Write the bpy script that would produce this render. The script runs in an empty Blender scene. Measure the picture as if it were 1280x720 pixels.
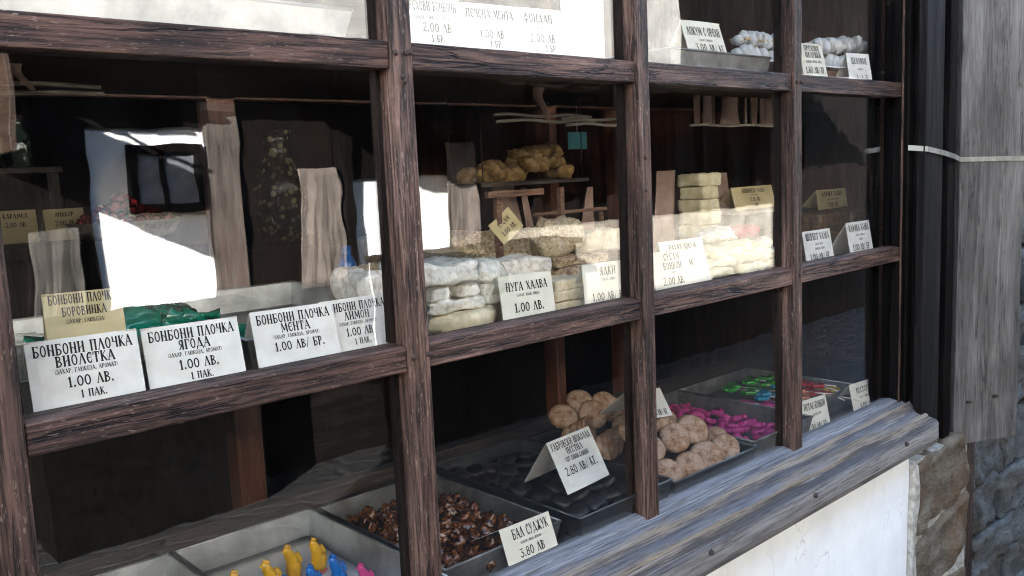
import bpy, bmesh, math, random
from mathutils import Vector, Matrix, noise

random.seed(7)
SC = bpy.context.scene
COL = SC.collection
R = math.radians

# ------------------------------------------------------------------ camera
cam_d = bpy.data.cameras.new('camera')
cam = bpy.data.objects.new('camera', cam_d)
COL.objects.link(cam)
cx = Vector((0.73518959, -0.6764337, -0.04397399))     # image right
cy = -Vector((-0.12040326, -0.06647082, -0.99049719))   # image up
cz = -Vector((0.6670827, 0.73349784, -0.13031348))      # backwards
cam.matrix_world = Matrix(((cx.x, cy.x, cz.x, 0), (cx.y, cy.y, cz.y, -1.2), (cx.z, cy.z, cz.z, 1.6), (0, 0, 0, 1)))
cam_d.sensor_width = 36
cam_d.lens = 1097 / 1280 * 36
cam_d.clip_start = 0.05
cam_d.clip_end = 500
SC.camera = cam

# ------------------------------------------------------------------ light
SUN_DIR = Vector((2.0, -1.4, -1.0)).normalized()        # the way the light travels: from behind the shop
SUN_EL = math.asin(-SUN_DIR.z)
w = bpy.data.worlds.new('World')
SC.world = w
w.use_nodes = True
nt = w.node_tree
sky = nt.nodes.new('ShaderNodeTexSky')
sky.sky_type = 'NISHITA'
sky.sun_disc = False
sky.sun_elevation = SUN_EL
sky.sun_rotation = math.atan2(-SUN_DIR.x, -SUN_DIR.y)
nt.links.new(sky.outputs[0], nt.nodes['Background'].inputs[0])
nt.nodes['Background'].inputs[1].default_value = 0.13
sun_d = bpy.data.lights.new('sun', 'SUN')
sun_d.energy = 5.0
sun_d.angle = R(0.5)
sun_d.color = (1.0, 0.965, 0.91)
sun = bpy.data.objects.new('sun', sun_d)
sun.rotation_euler = SUN_DIR.to_track_quat('-Z', 'Y').to_euler()
sun.location = (0, 0, 12)
COL.objects.link(sun)
SC.view_settings.view_transform = 'Standard'
SC.view_settings.look = 'None'
SC.view_settings.gamma = 1
SC.view_settings.exposure = 3.95
SC.cycles.use_denoising = True
SC.cycles.filter_width = 1.1
SC.cycles.max_bounces = 10
SC.cycles.diffuse_bounces = 5
SC.cycles.transparent_max_bounces = 16
SC.cycles.caustics_reflective = False
SC.cycles.caustics_refractive = False
SC.cycles.sample_clamp_indirect = 8

# ------------------------------------------------------------------ materials
class N:
    def __init__(s, name):
        s.m = bpy.data.materials.new(name)
        s.m.use_nodes = True
        s.t = s.m.node_tree
        s.b = s.t.nodes['Principled BSDF']
        s.out = s.t.nodes['Material Output']
    def n(s, typ, **kw):
        o = s.t.nodes.new(typ)
        for k, v in kw.items():
            setattr(o, k, v)
        return o
    def l(s, a, b):
        s.t.links.new(a, b)
    def coord(s, scale=(1, 1, 1), rot=(0, 0, 0)):
        tc = s.n('ShaderNodeTexCoord')
        mp = s.n('ShaderNodeMapping')
        mp.inputs['Scale'].default_value = scale
        mp.inputs['Rotation'].default_value = rot
        s.l(tc.outputs['Object'], mp.inputs[0])
        return mp.outputs[0]
    def noise(s, vec, scale=1, detail=6, rough=.6, dist=0):
        o = s.n('ShaderNodeTexNoise')
        o.inputs['Scale'].default_value = scale
        o.inputs['Detail'].default_value = detail
        o.inputs['Roughness'].default_value = rough
        o.inputs['Distortion'].default_value = dist
        s.l(vec, o.inputs['Vector'])
        return o.outputs['Fac']
    def ramp(s, fac, stops):
        o = s.n('ShaderNodeValToRGB')
        e = o.color_ramp.elements
        while len(e) < len(stops):
            e.new(.5)
        for k, (p, c) in enumerate(stops):
            e[k].position = p
            e[k].color = (*c, 1) if len(c) == 3 else c
        s.l(fac, o.inputs[0])
        return o.outputs[0]
    def mix(s, fac, a, b):
        o = s.n('ShaderNodeMix', data_type='RGBA')
        for sock, v in ((o.inputs[0], fac), (o.inputs[6], a), (o.inputs[7], b)):
            if isinstance(v, (int, float)):
                sock.default_value = v
            elif isinstance(v, tuple):
                sock.default_value = (*v, 1)
            else:
                s.l(v, sock)
        return o.outputs[2]
    def math(s, op, a, b=0.0, clamp=False):
        o = s.n('ShaderNodeMath', operation=op, use_clamp=clamp)
        for sock, v in ((o.inputs[0], a), (o.inputs[1], b)):
            if isinstance(v, (int, float)):
                sock.default_value = v
            else:
                s.l(v, sock)
        return o.outputs[0]
    def bump(s, h, strength=.3, dist=.002):
        o = s.n('ShaderNodeBump')
        o.inputs['Strength'].default_value = strength
        o.inputs['Distance'].default_value = dist
        s.l(h, o.inputs['Height'])
        s.l(o.outputs[0], s.b.inputs['Normal'])
        return o.outputs[0]
    def set(s, **kw):
        for k, v in kw.items():
            i = s.b.inputs[k.replace('_', ' ')]
            if isinstance(v, (int, float)):
                i.default_value = v
            elif isinstance(v, tuple):
                i.default_value = (*v, 1) if len(v) == 3 and i.type == 'RGBA' else v
            else:
                s.l(v, i)
        return s

def ax(axis, along, across):
    return tuple(along if a == axis else across for a in 'xyz')

def wood(name, dark, mid, light, axis='x', fleck=.0, rough=.6, sc=1.0, bump=.5, spec=.4, crack=.5, wide=38, dist=.6):
    g = N(name)
    a = g.noise(g.coord(ax(axis, 2.2 * sc, wide * sc)), 1, 8, .65, dist)
    b = g.noise(g.coord(ax(axis, 9 * sc, 210 * sc)), 1, 5, .7)
    c = g.noise(g.coord((5, 5, 5)), 1, 3, .5)
    col = g.ramp(a, [(.28, dark), (.5, mid), (.74, light)])
    col = g.mix(g.math('MULTIPLY', g.ramp(b, [(.4, (1, 1, 1)), (.56, (0, 0, 0))]), crack), col, tuple(x * .35 for x in dark))
    col = g.mix(g.math('MULTIPLY', g.ramp(c, [(.42, (0, 0, 0)), (.66, (1, 1, 1))]), .45), col, dark)
    if fleck:
        f = g.noise(g.coord(ax(axis, 60, 260)), 1, 3, .6)
        ff = g.noise(g.coord((7, 7, 7)), 1, 3, .6)
        k = g.math('MULTIPLY', g.ramp(f, [(.6, (0, 0, 0)), (.66, (1, 1, 1))]), g.ramp(ff, [(.38, (0, 0, 0)), (.62, (1, 1, 1))]))
        col = g.mix(g.math('MULTIPLY', k, fleck), col, (.42, .30, .24))
    cn = g.noise(g.coord(ax(axis, 1.6 * sc, 30 * sc), (.4, .2, .1)), 1, 4, .6, .3)
    cl = g.math('ABSOLUTE', g.math('SUBTRACT', cn, .5))
    ck = g.math('MULTIPLY', g.ramp(cl, [(.004, (1, 1, 1)), (.016, (0, 0, 0))]), g.ramp(c, [(.40, (0, 0, 0)), (.52, (1, 1, 1))]))
    col = g.mix(g.math('MULTIPLY', ck, min(.95, crack + .25)), col, tuple(x * .25 for x in dark))
    oi = g.n('ShaderNodeObjectInfo')
    d = g.noise(g.coord(ax(axis, 1.1, 6)), 1, 5, .65)
    hs = g.n('ShaderNodeHueSaturation')
    g.l(g.math('ADD', .72, g.math('MULTIPLY', oi.outputs['Random'], .5)), hs.inputs['Value'])
    g.l(g.math('ADD', .75, g.math('MULTIPLY', d, .5)), hs.inputs['Saturation'])
    g.l(col, hs.inputs['Color'])
    col = g.mix(g.math('MULTIPLY', g.ramp(d, [(.45, (0, 0, 0)), (.7, (1, 1, 1))]), .55), hs.outputs[0], tuple(x * .4 for x in dark))
    h = g.math('SUBTRACT', g.math('ADD', g.math('MULTIPLY', a, .6), b), ck)
    g.bump(h, bump, .003)
    g.set(Base_Color=col, Roughness=rough, Specular_IOR_Level=spec)
    return g.m

def plain(name, c1, c2, scale=30, rough=.6, bump=.2, metallic=0., bdist=.002, spec=.5, detail=6, coat=0., lo=.35, hi=.65, trans=0., sss=0.):
    g = N(name)
    a = g.noise(g.coord((scale,) * 3), 1, detail, .6)
    g.bump(a, bump, bdist)
    g.set(Base_Color=g.ramp(a, [(lo, c1), (hi, c2)]), Roughness=rough, Metallic=metallic, Specular_IOR_Level=spec, Coat_Weight=coat, Transmission_Weight=trans)
    if sss:
        g.set(Subsurface_Weight=sss, Subsurface_Radius=(.01, .006, .004))
    return g.m

M = {}
for a_ in 'xyz':
    M['frame_' + a_] = wood('frame_wood_' + a_, (.016, .0085, .006), (.105, .055, .040), (.235, .138, .104), a_, fleck=.45, rough=.6, spec=.22, bump=1.0, crack=.9)
    M['dark_' + a_] = wood('dark_wood_' + a_, (.0025, .002, .002), (.007, .0055, .005), (.018, .0145, .014), a_, fleck=.04, rough=.8, bump=.6, spec=.06)
    M['red_' + a_] = wood('red_brown_wood_' + a_, (.04, .013, .007), (.085, .028, .014), (.14, .05, .026), a_, rough=.5, bump=.3, crack=.3)
    M['shelf_' + a_] = wood('shelf_wood_' + a_, (.022, .014, .01), (.05, .03, .021), (.085, .052, .037), a_, rough=.55, bump=.4)
    M['grey_' + a_] = wood('weathered_wood_' + a_, (.05, .045, .041), (.112, .101, .092), (.185, .168, .153), a_, rough=.85, bump=.5, spec=.15, sc=.8, crack=.35, wide=26, dist=1.6)
M['post_wood'] = wood('reddish_post_wood', (.13, .042, .022), (.22, .075, .04), (.32, .12, .065), 'z', rough=.5, bump=.3, crack=.3)
M['post_dark'] = wood('blue_black_wood', (.004, .0034, .003), (.010, .0085, .008), (.028, .025, .025), 'z', rough=.75, bump=.6, spec=.08)
M['crate'] = wood('crate_wood', (.14, .07, .045), (.24, .13, .085), (.36, .21, .15), 'x', rough=.7)
M['pale_wood'] = wood('pale_rod_wood', (.4, .35, .28), (.6, .54, .45), (.75, .7, .6), 'x', rough=.6)

# the sill: grey washed-out front, bands of blue-black and tan weathering along the moulded top
g = N('sill_wood')
va = g.noise(g.coord((2.6, 75, 75)), 1, 10, .75, .5)
vb = g.noise(g.coord((7, 230, 230)), 1, 8, .75)
vc = g.noise(g.coord((2.2, 9, 9)), 1, 5, .6)
sx_ = g.n('ShaderNodeSeparateXYZ'); g.l(g.coord(), sx_.inputs[0])
zz_ = g.math('DIVIDE', g.math('SUBTRACT', sx_.outputs['Z'], .688), .132)
zz_ = g.math('ADD', zz_, g.math('MULTIPLY', g.math('SUBTRACT', vc, .5), .30))
zz_ = g.math('ADD', zz_, g.math('MULTIPLY', g.math('SUBTRACT', va, .5), .22))
GR, BL, TN_ = (.20, .18, .166), (.078, .074, .082), (.25, .19, .132)
col = g.ramp(zz_, [(.0, (.15, .135, .125)), (.14, GR), (.46, (.25, .235, .225)), (.56, BL), (.62, (.07, .055, .045)), (.67, TN_), (.74, (.12, .12, .135)), (.80, BL), (.86, TN_), (.93, (.11, .115, .135)), (1.0, (.20, .20, .21))])
col = g.mix(g.math('MULTIPLY', g.ramp(va, [(.36, (1, 1, 1)), (.47, (0, 0, 0))]), .6), col, (.055, .046, .042))
col = g.mix(g.math('MULTIPLY', g.ramp(va, [(.54, (0, 0, 0)), (.66, (1, 1, 1))]), .45), col, (.42, .385, .375))
col = g.mix(g.math('MULTIPLY', g.ramp(vb, [(.38, (1, 1, 1)), (.5, (0, 0, 0))]), .8), col, (.03, .025, .022))
g.bump(g.math('ADD', va, vb), .9, .004)
g.set(Base_Color=col, Roughness=.8, Specular_IOR_Level=.25)
M['sill'] = g.m

M['plaster'] = plain('white_plaster', (.74, .75, .76), (.88, .89, .89), 9, .9, .25, bdist=.004, spec=.2)
g = N('dirty_plaster')
a = g.noise(g.coord((7, 7, 7)), 1, 8, .65)
b = g.noise(g.coord((55, 55, 20)), 1, 5, .7)
col = g.ramp(a, [(.3, (.80, .81, .82)), (.6, (.88, .89, .90))])
col = g.mix(g.math('MULTIPLY', g.ramp(b, [(.62, (0, 0, 0)), (.75, (1, 1, 1))]), .35), col, (.5, .47, .42))
st_ = g.noise(g.coord((6, 6, 1.8)), 1, 7, .7)
sp = g.n('ShaderNodeSeparateXYZ'); g.l(g.coord(), sp.inputs[0])
topw = g.ramp(sp.outputs['Z'], [(.45, (0, 0, 0)), (.70, (1, 1, 1))])
rgt = g.ramp(g.math('MULTIPLY', sp.outputs['X'], .36), [(.86, (0, 0, 0)), (1., (1, 1, 1))])
wear = g.math('MULTIPLY', g.ramp(st_, [(.48, (0, 0, 0)), (.68, (1, 1, 1))]), g.math('ADD', g.math('ADD', .12, topw), rgt))
col = g.mix(g.math('MULTIPLY', wear, .22, True), col, (.52, .48, .42))
cv = g.n('ShaderNodeTexVoronoi', feature='DISTANCE_TO_EDGE'); cv.inputs['Scale'].default_value = 3.2
nn = g.n('ShaderNodeTexNoise'); nn.inputs['Scale'].default_value = 9; nn.inputs['Detail'].default_value = 5
cmx = g.n('ShaderNodeMix', data_type='RGBA'); cmx.inputs[0].default_value = .3
cc2 = g.coord(); g.l(cc2, nn.inputs['Vector']); g.l(cc2, cmx.inputs[6]); g.l(nn.outputs['Color'], cmx.inputs[7]); g.l(cmx.outputs[2], cv.inputs['Vector'])
crk = g.math('MULTIPLY', g.ramp(cv.outputs['Distance'], [(.0, (1, 1, 1)), (.012, (0, 0, 0))]), g.ramp(a, [(.5, (0, 0, 0)), (.62, (1, 1, 1))]))
col = g.mix(g.math('MULTIPLY', crk, .5), col, (.4, .38, .35))
g.bump(g.math('ADD', a, g.math('MULTIPLY', b, .3)), .5, .006)
g.set(Base_Color=col, Roughness=.9, Specular_IOR_Level=.2)
M['plaster_near'] = g.m

def stone_mat(name, c1, c2, c3):
    g = N(name)
    a = g.noise(g.coord((7, 7, 11)), 1, 9, .68, .4)
    b = g.noise(g.coord((2.6, 2.6, 4)), 1, 6, .6)
    c = g.noise(g.coord((48, 48, 70)), 1, 8, .75)
    col = g.ramp(a, [(.3, c1), (.52, c2), (.72, c3)])
    col = g.mix(g.math('MULTIPLY', g.ramp(b, [(.48, (0, 0, 0)), (.62, (1, 1, 1))]), .6), col, tuple(x * .9 for x in (c1[0] * 2.0, c1[1] * 1.5, c1[2] * 1.1)))
    col = g.mix(g.math('MULTIPLY', g.ramp(c, [(.35, (1, 1, 1)), (.5, (0, 0, 0))]), .5), col, tuple(x * .5 for x in c1))
    g.bump(g.math('ADD', g.math('MULTIPLY', a, 1.5), g.math('MULTIPLY', c, .8)), 1.0, .02)
    g.set(Base_Color=col, Roughness=.85, Specular_IOR_Level=.25)
    return g.m
M['pillar_stone'] = stone_mat('tan_stone', (.09, .065, .045), (.18, .145, .105), (.3, .27, .22))
M['wall_stone'] = stone_mat('blue_grey_stone', (.06, .062, .06), (.12, .128, .13), (.21, .22, .22))
M['mortar'] = plain('lime_mortar', (.25, .23, .2), (.5, .48, .44), 40, .95, .6, bdist=.006, spec=.1)
M['dark_mortar'] = plain('dark_joint', (.02, .02, .02), (.05, .05, .05), 40, .95, .4, spec=.1)

# paving of irregular slate slabs
g = N('slate_paving')
v = g.n('ShaderNodeTexVoronoi', feature='DISTANCE_TO_EDGE')
nz = g.n('ShaderNodeTexNoise')
nz.inputs['Scale'].default_value = 2.5
cc = g.coord((1.6, 3.6, 1))
mx = g.n('ShaderNodeMix', data_type='RGBA')
mx.inputs[0].default_value = .12
g.l(cc, nz.inputs['Vector']); g.l(cc, mx.inputs[6]); g.l(nz.outputs['Color'], mx.inputs[7])
g.l(mx.outputs[2], v.inputs['Vector'])
v.inputs['Scale'].default_value = 1.6
e = g.ramp(v.outputs['Distance'], [(.0, (0, 0, 0)), (.09, (1, 1, 1))])
a = g.noise(g.coord((6, 6, 6)), 1, 8, .65)
col = g.mix(e, (.012, .012, .012), g.ramp(a, [(.3, (.006, .006, .007)), (.7, (.017, .0165, .016))]))
g.bump(g.math('ADD', e, g.math('MULTIPLY', a, .5)), .8, .02)
g.set(Base_Color=col, Roughness=.7)
M['paving'] = g.m

# window glass: each face mirrors by the angle it is met at, the rest goes straight through
def glass(name, k=1.25, tint=(.97, .97, .965), wav=.012, dust=.004):
    g = N(name)
    g.t.nodes.remove(g.b)
    geo = g.n('ShaderNodeNewGeometry')
    dot = g.n('ShaderNodeVectorMath', operation='DOT_PRODUCT')
    g.l(geo.outputs['True Normal'], dot.inputs[0]); g.l(geo.outputs['Incoming'], dot.inputs[1])
    c = g.math('SUBTRACT', 1.0, g.math('ABSOLUTE', dot.outputs['Value']), True)
    f = g.math('ADD', .04, g.math('MULTIPLY', g.math('POWER', c, 5.0), .96))
    f = g.math('MULTIPLY', f, k, True)
    nzv = g.noise(g.coord((5.5, 5.5, 3.0)), 1, 3, .5)
    bp = g.n('ShaderNodeBump')
    bp.inputs['Strength'].default_value = wav
    bp.inputs['Distance'].default_value = .05
    g.l(nzv, bp.inputs['Height'])
    tr = g.n('ShaderNodeBsdfTransparent'); tr.inputs[0].default_value = (*tint, 1)
    gl = g.n('ShaderNodeBsdfGlossy'); gl.inputs['Roughness'].default_value = 0.0
    gl.inputs[0].default_value = (1, 1, 1, 1)
    g.l(bp.outputs[0], gl.inputs['Normal'])
    ms = g.n('ShaderNodeMixShader')
    g.l(f, ms.inputs[0]); g.l(tr.outputs[0], ms.inputs[1]); g.l(gl.outputs[0], ms.inputs[2])
    df = g.n('ShaderNodeBsdfDiffuse'); df.inputs[0].default_value = (.55, .54, .52, 1)
    d1 = g.noise(g.coord((9, 9, 5), (0, .5, 0)), 1, 7, .7, 1.0)
    d2 = g.noise(g.coord((120, 120, 14)), 1, 4, .6)
    dd = g.math('MULTIPLY', g.ramp(d1, [(.40, (0, 0, 0)), (.75, (1, 1, 1))]), g.math('ADD', .35, d2))
    m2 = g.n('ShaderNodeMixShader')
    g.l(g.math('MULTIPLY', dd, dust), m2.inputs[0]); g.l(ms.outputs[0], m2.inputs[1]); g.l(df.outputs[0], m2.inputs[2])
    g.l(m2.outputs[0], g.out.inputs['Surface'])
    return g.m
M['glass'] = glass('window_glass', 1.55)
M['film'] = glass('clear_film', .9, (.93, .95, .94), .5)

def metal(name, c1, c2, rough=.35, scale=14):
    g = N(name)
    a = g.noise(g.coord((scale,) * 3), 1, 8, .65)
    b = g.noise(g.coord((5, 5, 5)), 1, 6, .65)
    g.bump(a, .2, .001)
    g.set(Base_Color=g.mix(g.ramp(b, [(.42, (0, 0, 0)), (.62, (.55, .55, .55))]), g.ramp(a, [(.3, c1), (.7, c2)]), tuple(x * .45 for x in c1)), Metallic=.75,
          Roughness=g.math('ADD', rough, g.math('MULTIPLY', b, .25)))
    return g.m
M['tin'] = metal('galvanised_tin', (.34, .36, .36), (.66, .68, .68), .28, 9)
M['old_tin'] = metal('tarnished_tin', (.12, .12, .115), (.34, .34, .33), .4)
M['iron'] = plain('rusty_iron', (.02, .012, .01), (.06, .035, .025), 120, .7, .4, metallic=.3)
M['strap'] = metal('dull_zinc_strap', (.20, .19, .165), (.36, .35, .31), .5, 30)
M['black_tray'] = plain('black_enamel', (.012, .013, .014), (.022, .024, .025), 30, .35, .05)

M['paper'] = plain('white_card', (.66, .64, .58), (.84, .825, .785), 11, .85, .1, spec=.15)
M['paper_cream'] = plain('cream_card', (.70, .66, .54), (.79, .75, .64), 16, .85, .08, spec=.15)
M['paper_tan'] = plain('tan_card', (.56, .46, .25), (.66, .56, .33), 16, .85, .08, spec=.15)
M['ink'] = plain('black_ink', (.012, .012, .016), (.03, .03, .035), 60, .8, 0, spec=.1)
M['white_paper'] = plain('baking_paper', (.76, .78, .83), (.84, .86, .9), 8, .7, .2, spec=.2)

def cookie_mat(name, c1, c2, c3, sugar=.0):
    g = N(name)
    a = g.noise(g.coord((70, 70, 70)), 1, 6, .7)
    v = g.n('ShaderNodeTexVoronoi', feature='DISTANCE_TO_EDGE')
    v.inputs['Scale'].default_value = 34
    wv = g.n('ShaderNodeTexNoise'); wv.inputs['Scale'].default_value = 30
    tc = g.coord((1, 1, 1))
    mx = g.n('ShaderNodeMix', data_type='RGBA'); mx.inputs[0].default_value = .10
    g.l(tc, wv.inputs['Vector']); g.l(tc, mx.inputs[6]); g.l(wv.outputs['Color'], mx.inputs[7]); g.l(mx.outputs[2], v.inputs['Vector'])
    cr = g.ramp(v.outputs['Distance'], [(.0, (0, 0, 0)), (.03, (1, 1, 1))])
    col = g.ramp(a, [(.3, c1), (.5, c2), (.7, c3)])
    s = g.noise(g.coord((170, 170, 170)), 1, 4, .65)
    b = g.noise(g.coord((38, 38, 38)), 1, 4, .6)
    sp = g.n('ShaderNodeSeparateXYZ'); g.l(g.coord(), sp.inputs[0])
    top = g.ramp(g.math('MULTIPLY', sp.outputs['Z'], 60.), [(.15, (0, 0, 0)), (.55, (1, 1, 1))])
    dst = g.math('MULTIPLY', top, g.ramp(g.math('ADD', g.math('MULTIPLY', b, .7), g.math('MULTIPLY', s, .3)), [(.40, (0, 0, 0)), (.58, (1, 1, 1))]))
    col = g.mix(g.math('MULTIPLY', dst, sugar), col, (.66, .55, .47))
    col = g.mix(g.math('MULTIPLY', g.math('MULTIPLY', g.math('SUBTRACT', 1., cr), top), .22), col, tuple(x * .7 for x in c1))
    g.bump(g.math('ADD', g.math('MULTIPLY', cr, .5), g.math('ADD', a, g.math('MULTIPLY', s, .2))), .6, .003)
    g.set(Base_Color=col, Roughness=.85, Specular_IOR_Level=.2)
    return g.m
M['cookie'] = cookie_mat('ginger_cookie', (.17, .078, .036), (.31, .165, .085), (.41, .25, .145), .38)
M['choc'] = plain('dark_chocolate', (.008, .006, .006), (.02, .015, .013), 60, .5, .3)
M['honey'] = plain('honey_glaze', (.022, .006, .002), (.19, .058, .011), 75, .2, .4, coat=.5, detail=4)
M['nougat'] = plain('chalky_nougat', (.50, .42, .33), (.86, .80, .70), 60, .9, 1., bdist=.006, spec=.1, lo=.3, hi=.55)
M['nougat_cream'] = plain('cream_nougat', (.55, .44, .28), (.78, .68, .50), 50, .8, .5, bdist=.004, spec=.15)
M['brittle'] = plain('nut_brittle', (.16, .08, .03), (.62, .46, .27), 95, .5, .9, bdist=.006, detail=4, lo=.38, hi=.62)
M['sesame'] = plain('sesame_halva', (.36, .25, .13), (.72, .60, .42), 130, .7, .9, bdist=.005, detail=3)
M['halva'] = plain('pale_halva', (.62, .53, .30), (.84, .78, .58), 30, .75, .6, bdist=.006, spec=.15)
M['pink_roll'] = plain('pink_sweet', (.28, .008, .03), (.46, .03, .075), 60, .5, .3)
M['brown_halva'] = plain('brown_halva', (.035, .018, .008), (.13, .075, .035), 70, .5, .7, bdist=.005)
M['meringue'] = plain('meringue', (.58, .565, .53), (.68, .665, .64), 20, .7, .15, spec=.2)
M['waffle'] = plain('toasted_edge', (.3, .19, .07), (.6, .45, .24), 60, .8, .5)
M['rusk'] = cookie_mat('golden_rusk', (.17, .09, .03), (.30, .18, .07), (.42, .28, .13), .1)
M['green_bag'] = plain('green_cellophane', (.0, .09, .05), (.01, .22, .13), 9, .15, .5, bdist=.01, coat=.6)
M['stone_wheel'] = plain('grey_halva_wheel', (.30, .25, .19), (.48, .42, .34), 45, .85, .5, bdist=.004, spec=.1)
M['rim_wood'] = plain('sieve_rim', (.16, .12, .08), (.36, .29, .20), 50, .8, .6)
M['ribbon'] = plain('brown_paper', (.30, .19, .15), (.44, .31, .26), 12, .8, .3, spec=.2)
M['cloth'] = plain('linen_cloth', (.10, .084, .074), (.165, .14, .125), 6, .9, .05, spec=.1)
M['shade_black'] = plain('shade_black_timber', (.0015, .0014, .0013), (.004, .0036, .0034), 20, .85, .3, spec=.05)  # shade put into the colour, for a base that stands in sun
M['grey_cloth'] = plain('grey_cloth', (.05, .047, .043), (.085, .08, .074), 6, .9, .05, spec=.1)
M['bottle'] = plain('dark_glass', (.012, .02, .014), (.03, .05, .03), 5, .08, .0, coat=.5)
M['red_foil'] = plain('red_foil', (.35, .01, .01), (.55, .03, .03), 40, .2, .5, metallic=.7)
M['teal'] = plain('teal_paper', (.10, .42, .50), (.14, .52, .6), 10, .6, .1)
M['tar'] = plain('roof_slate', (.06, .06, .06), (.14, .135, .13), 12, .8, .6, bdist=.02)
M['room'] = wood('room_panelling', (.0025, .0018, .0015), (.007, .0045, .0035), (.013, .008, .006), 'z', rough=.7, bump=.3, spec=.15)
M['parapet'] = plain('sandy_render', (.20, .18, .15), (.36, .33, .28), 5, .9, .3, spec=.1)
M['upper'] = plain('weathered_limewash', (.24, .235, .22), (.40, .39, .37), 4, .9, .3, spec=.1)
M['pane_grey'] = plain('painted_reflection_pane', (.10, .11, .13), (.26, .27, .30), 6, .2, .0)  # paler grey painted in for what the panes mirror
M['dark_glass'] = plain('dark_pane', (.004, .005, .006), (.008, .009, .01), 3, .04, .0)
def candy(name, c, rough=.28, trans=0.0):
    return plain(name, tuple(x * .8 for x in c), c, 25, rough, .15, coat=.3, trans=trans)
M['c_yellow'] = candy('yellow_sugar', (.78, .42, .01))
M['c_blue'] = candy('blue_sugar', (.0, .14, .50))
M['c_pink'] = candy('pink_sugar', (.62, .04, .20))
M['c_coral'] = candy('coral_sugar', (.75, .16, .10))
M['l_green'] = candy('green_lollipop', (.02, .34, .015), .15)
M['l_blue'] = candy('blue_lollipop', (.01, .28, .48), .15)
M['l_red'] = candy('red_lollipop', (.45, .01, .01), .15)
M['l_yellow'] = candy('yellow_lollipop', (.55, .36, .02), .15)
M['l_orange'] = candy('orange_lollipop', (.45, .16, .08), .15)
M['magenta'] = candy('magenta_sugar', (.50, .02, .20), .5)
M['crimson'] = candy('crimson_sugar', (.42, .005, .04), .4)
M['stick'] = plain('white_stick', (.7, .68, .62), (.8, .78, .72), 40, .6, .1)

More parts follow.
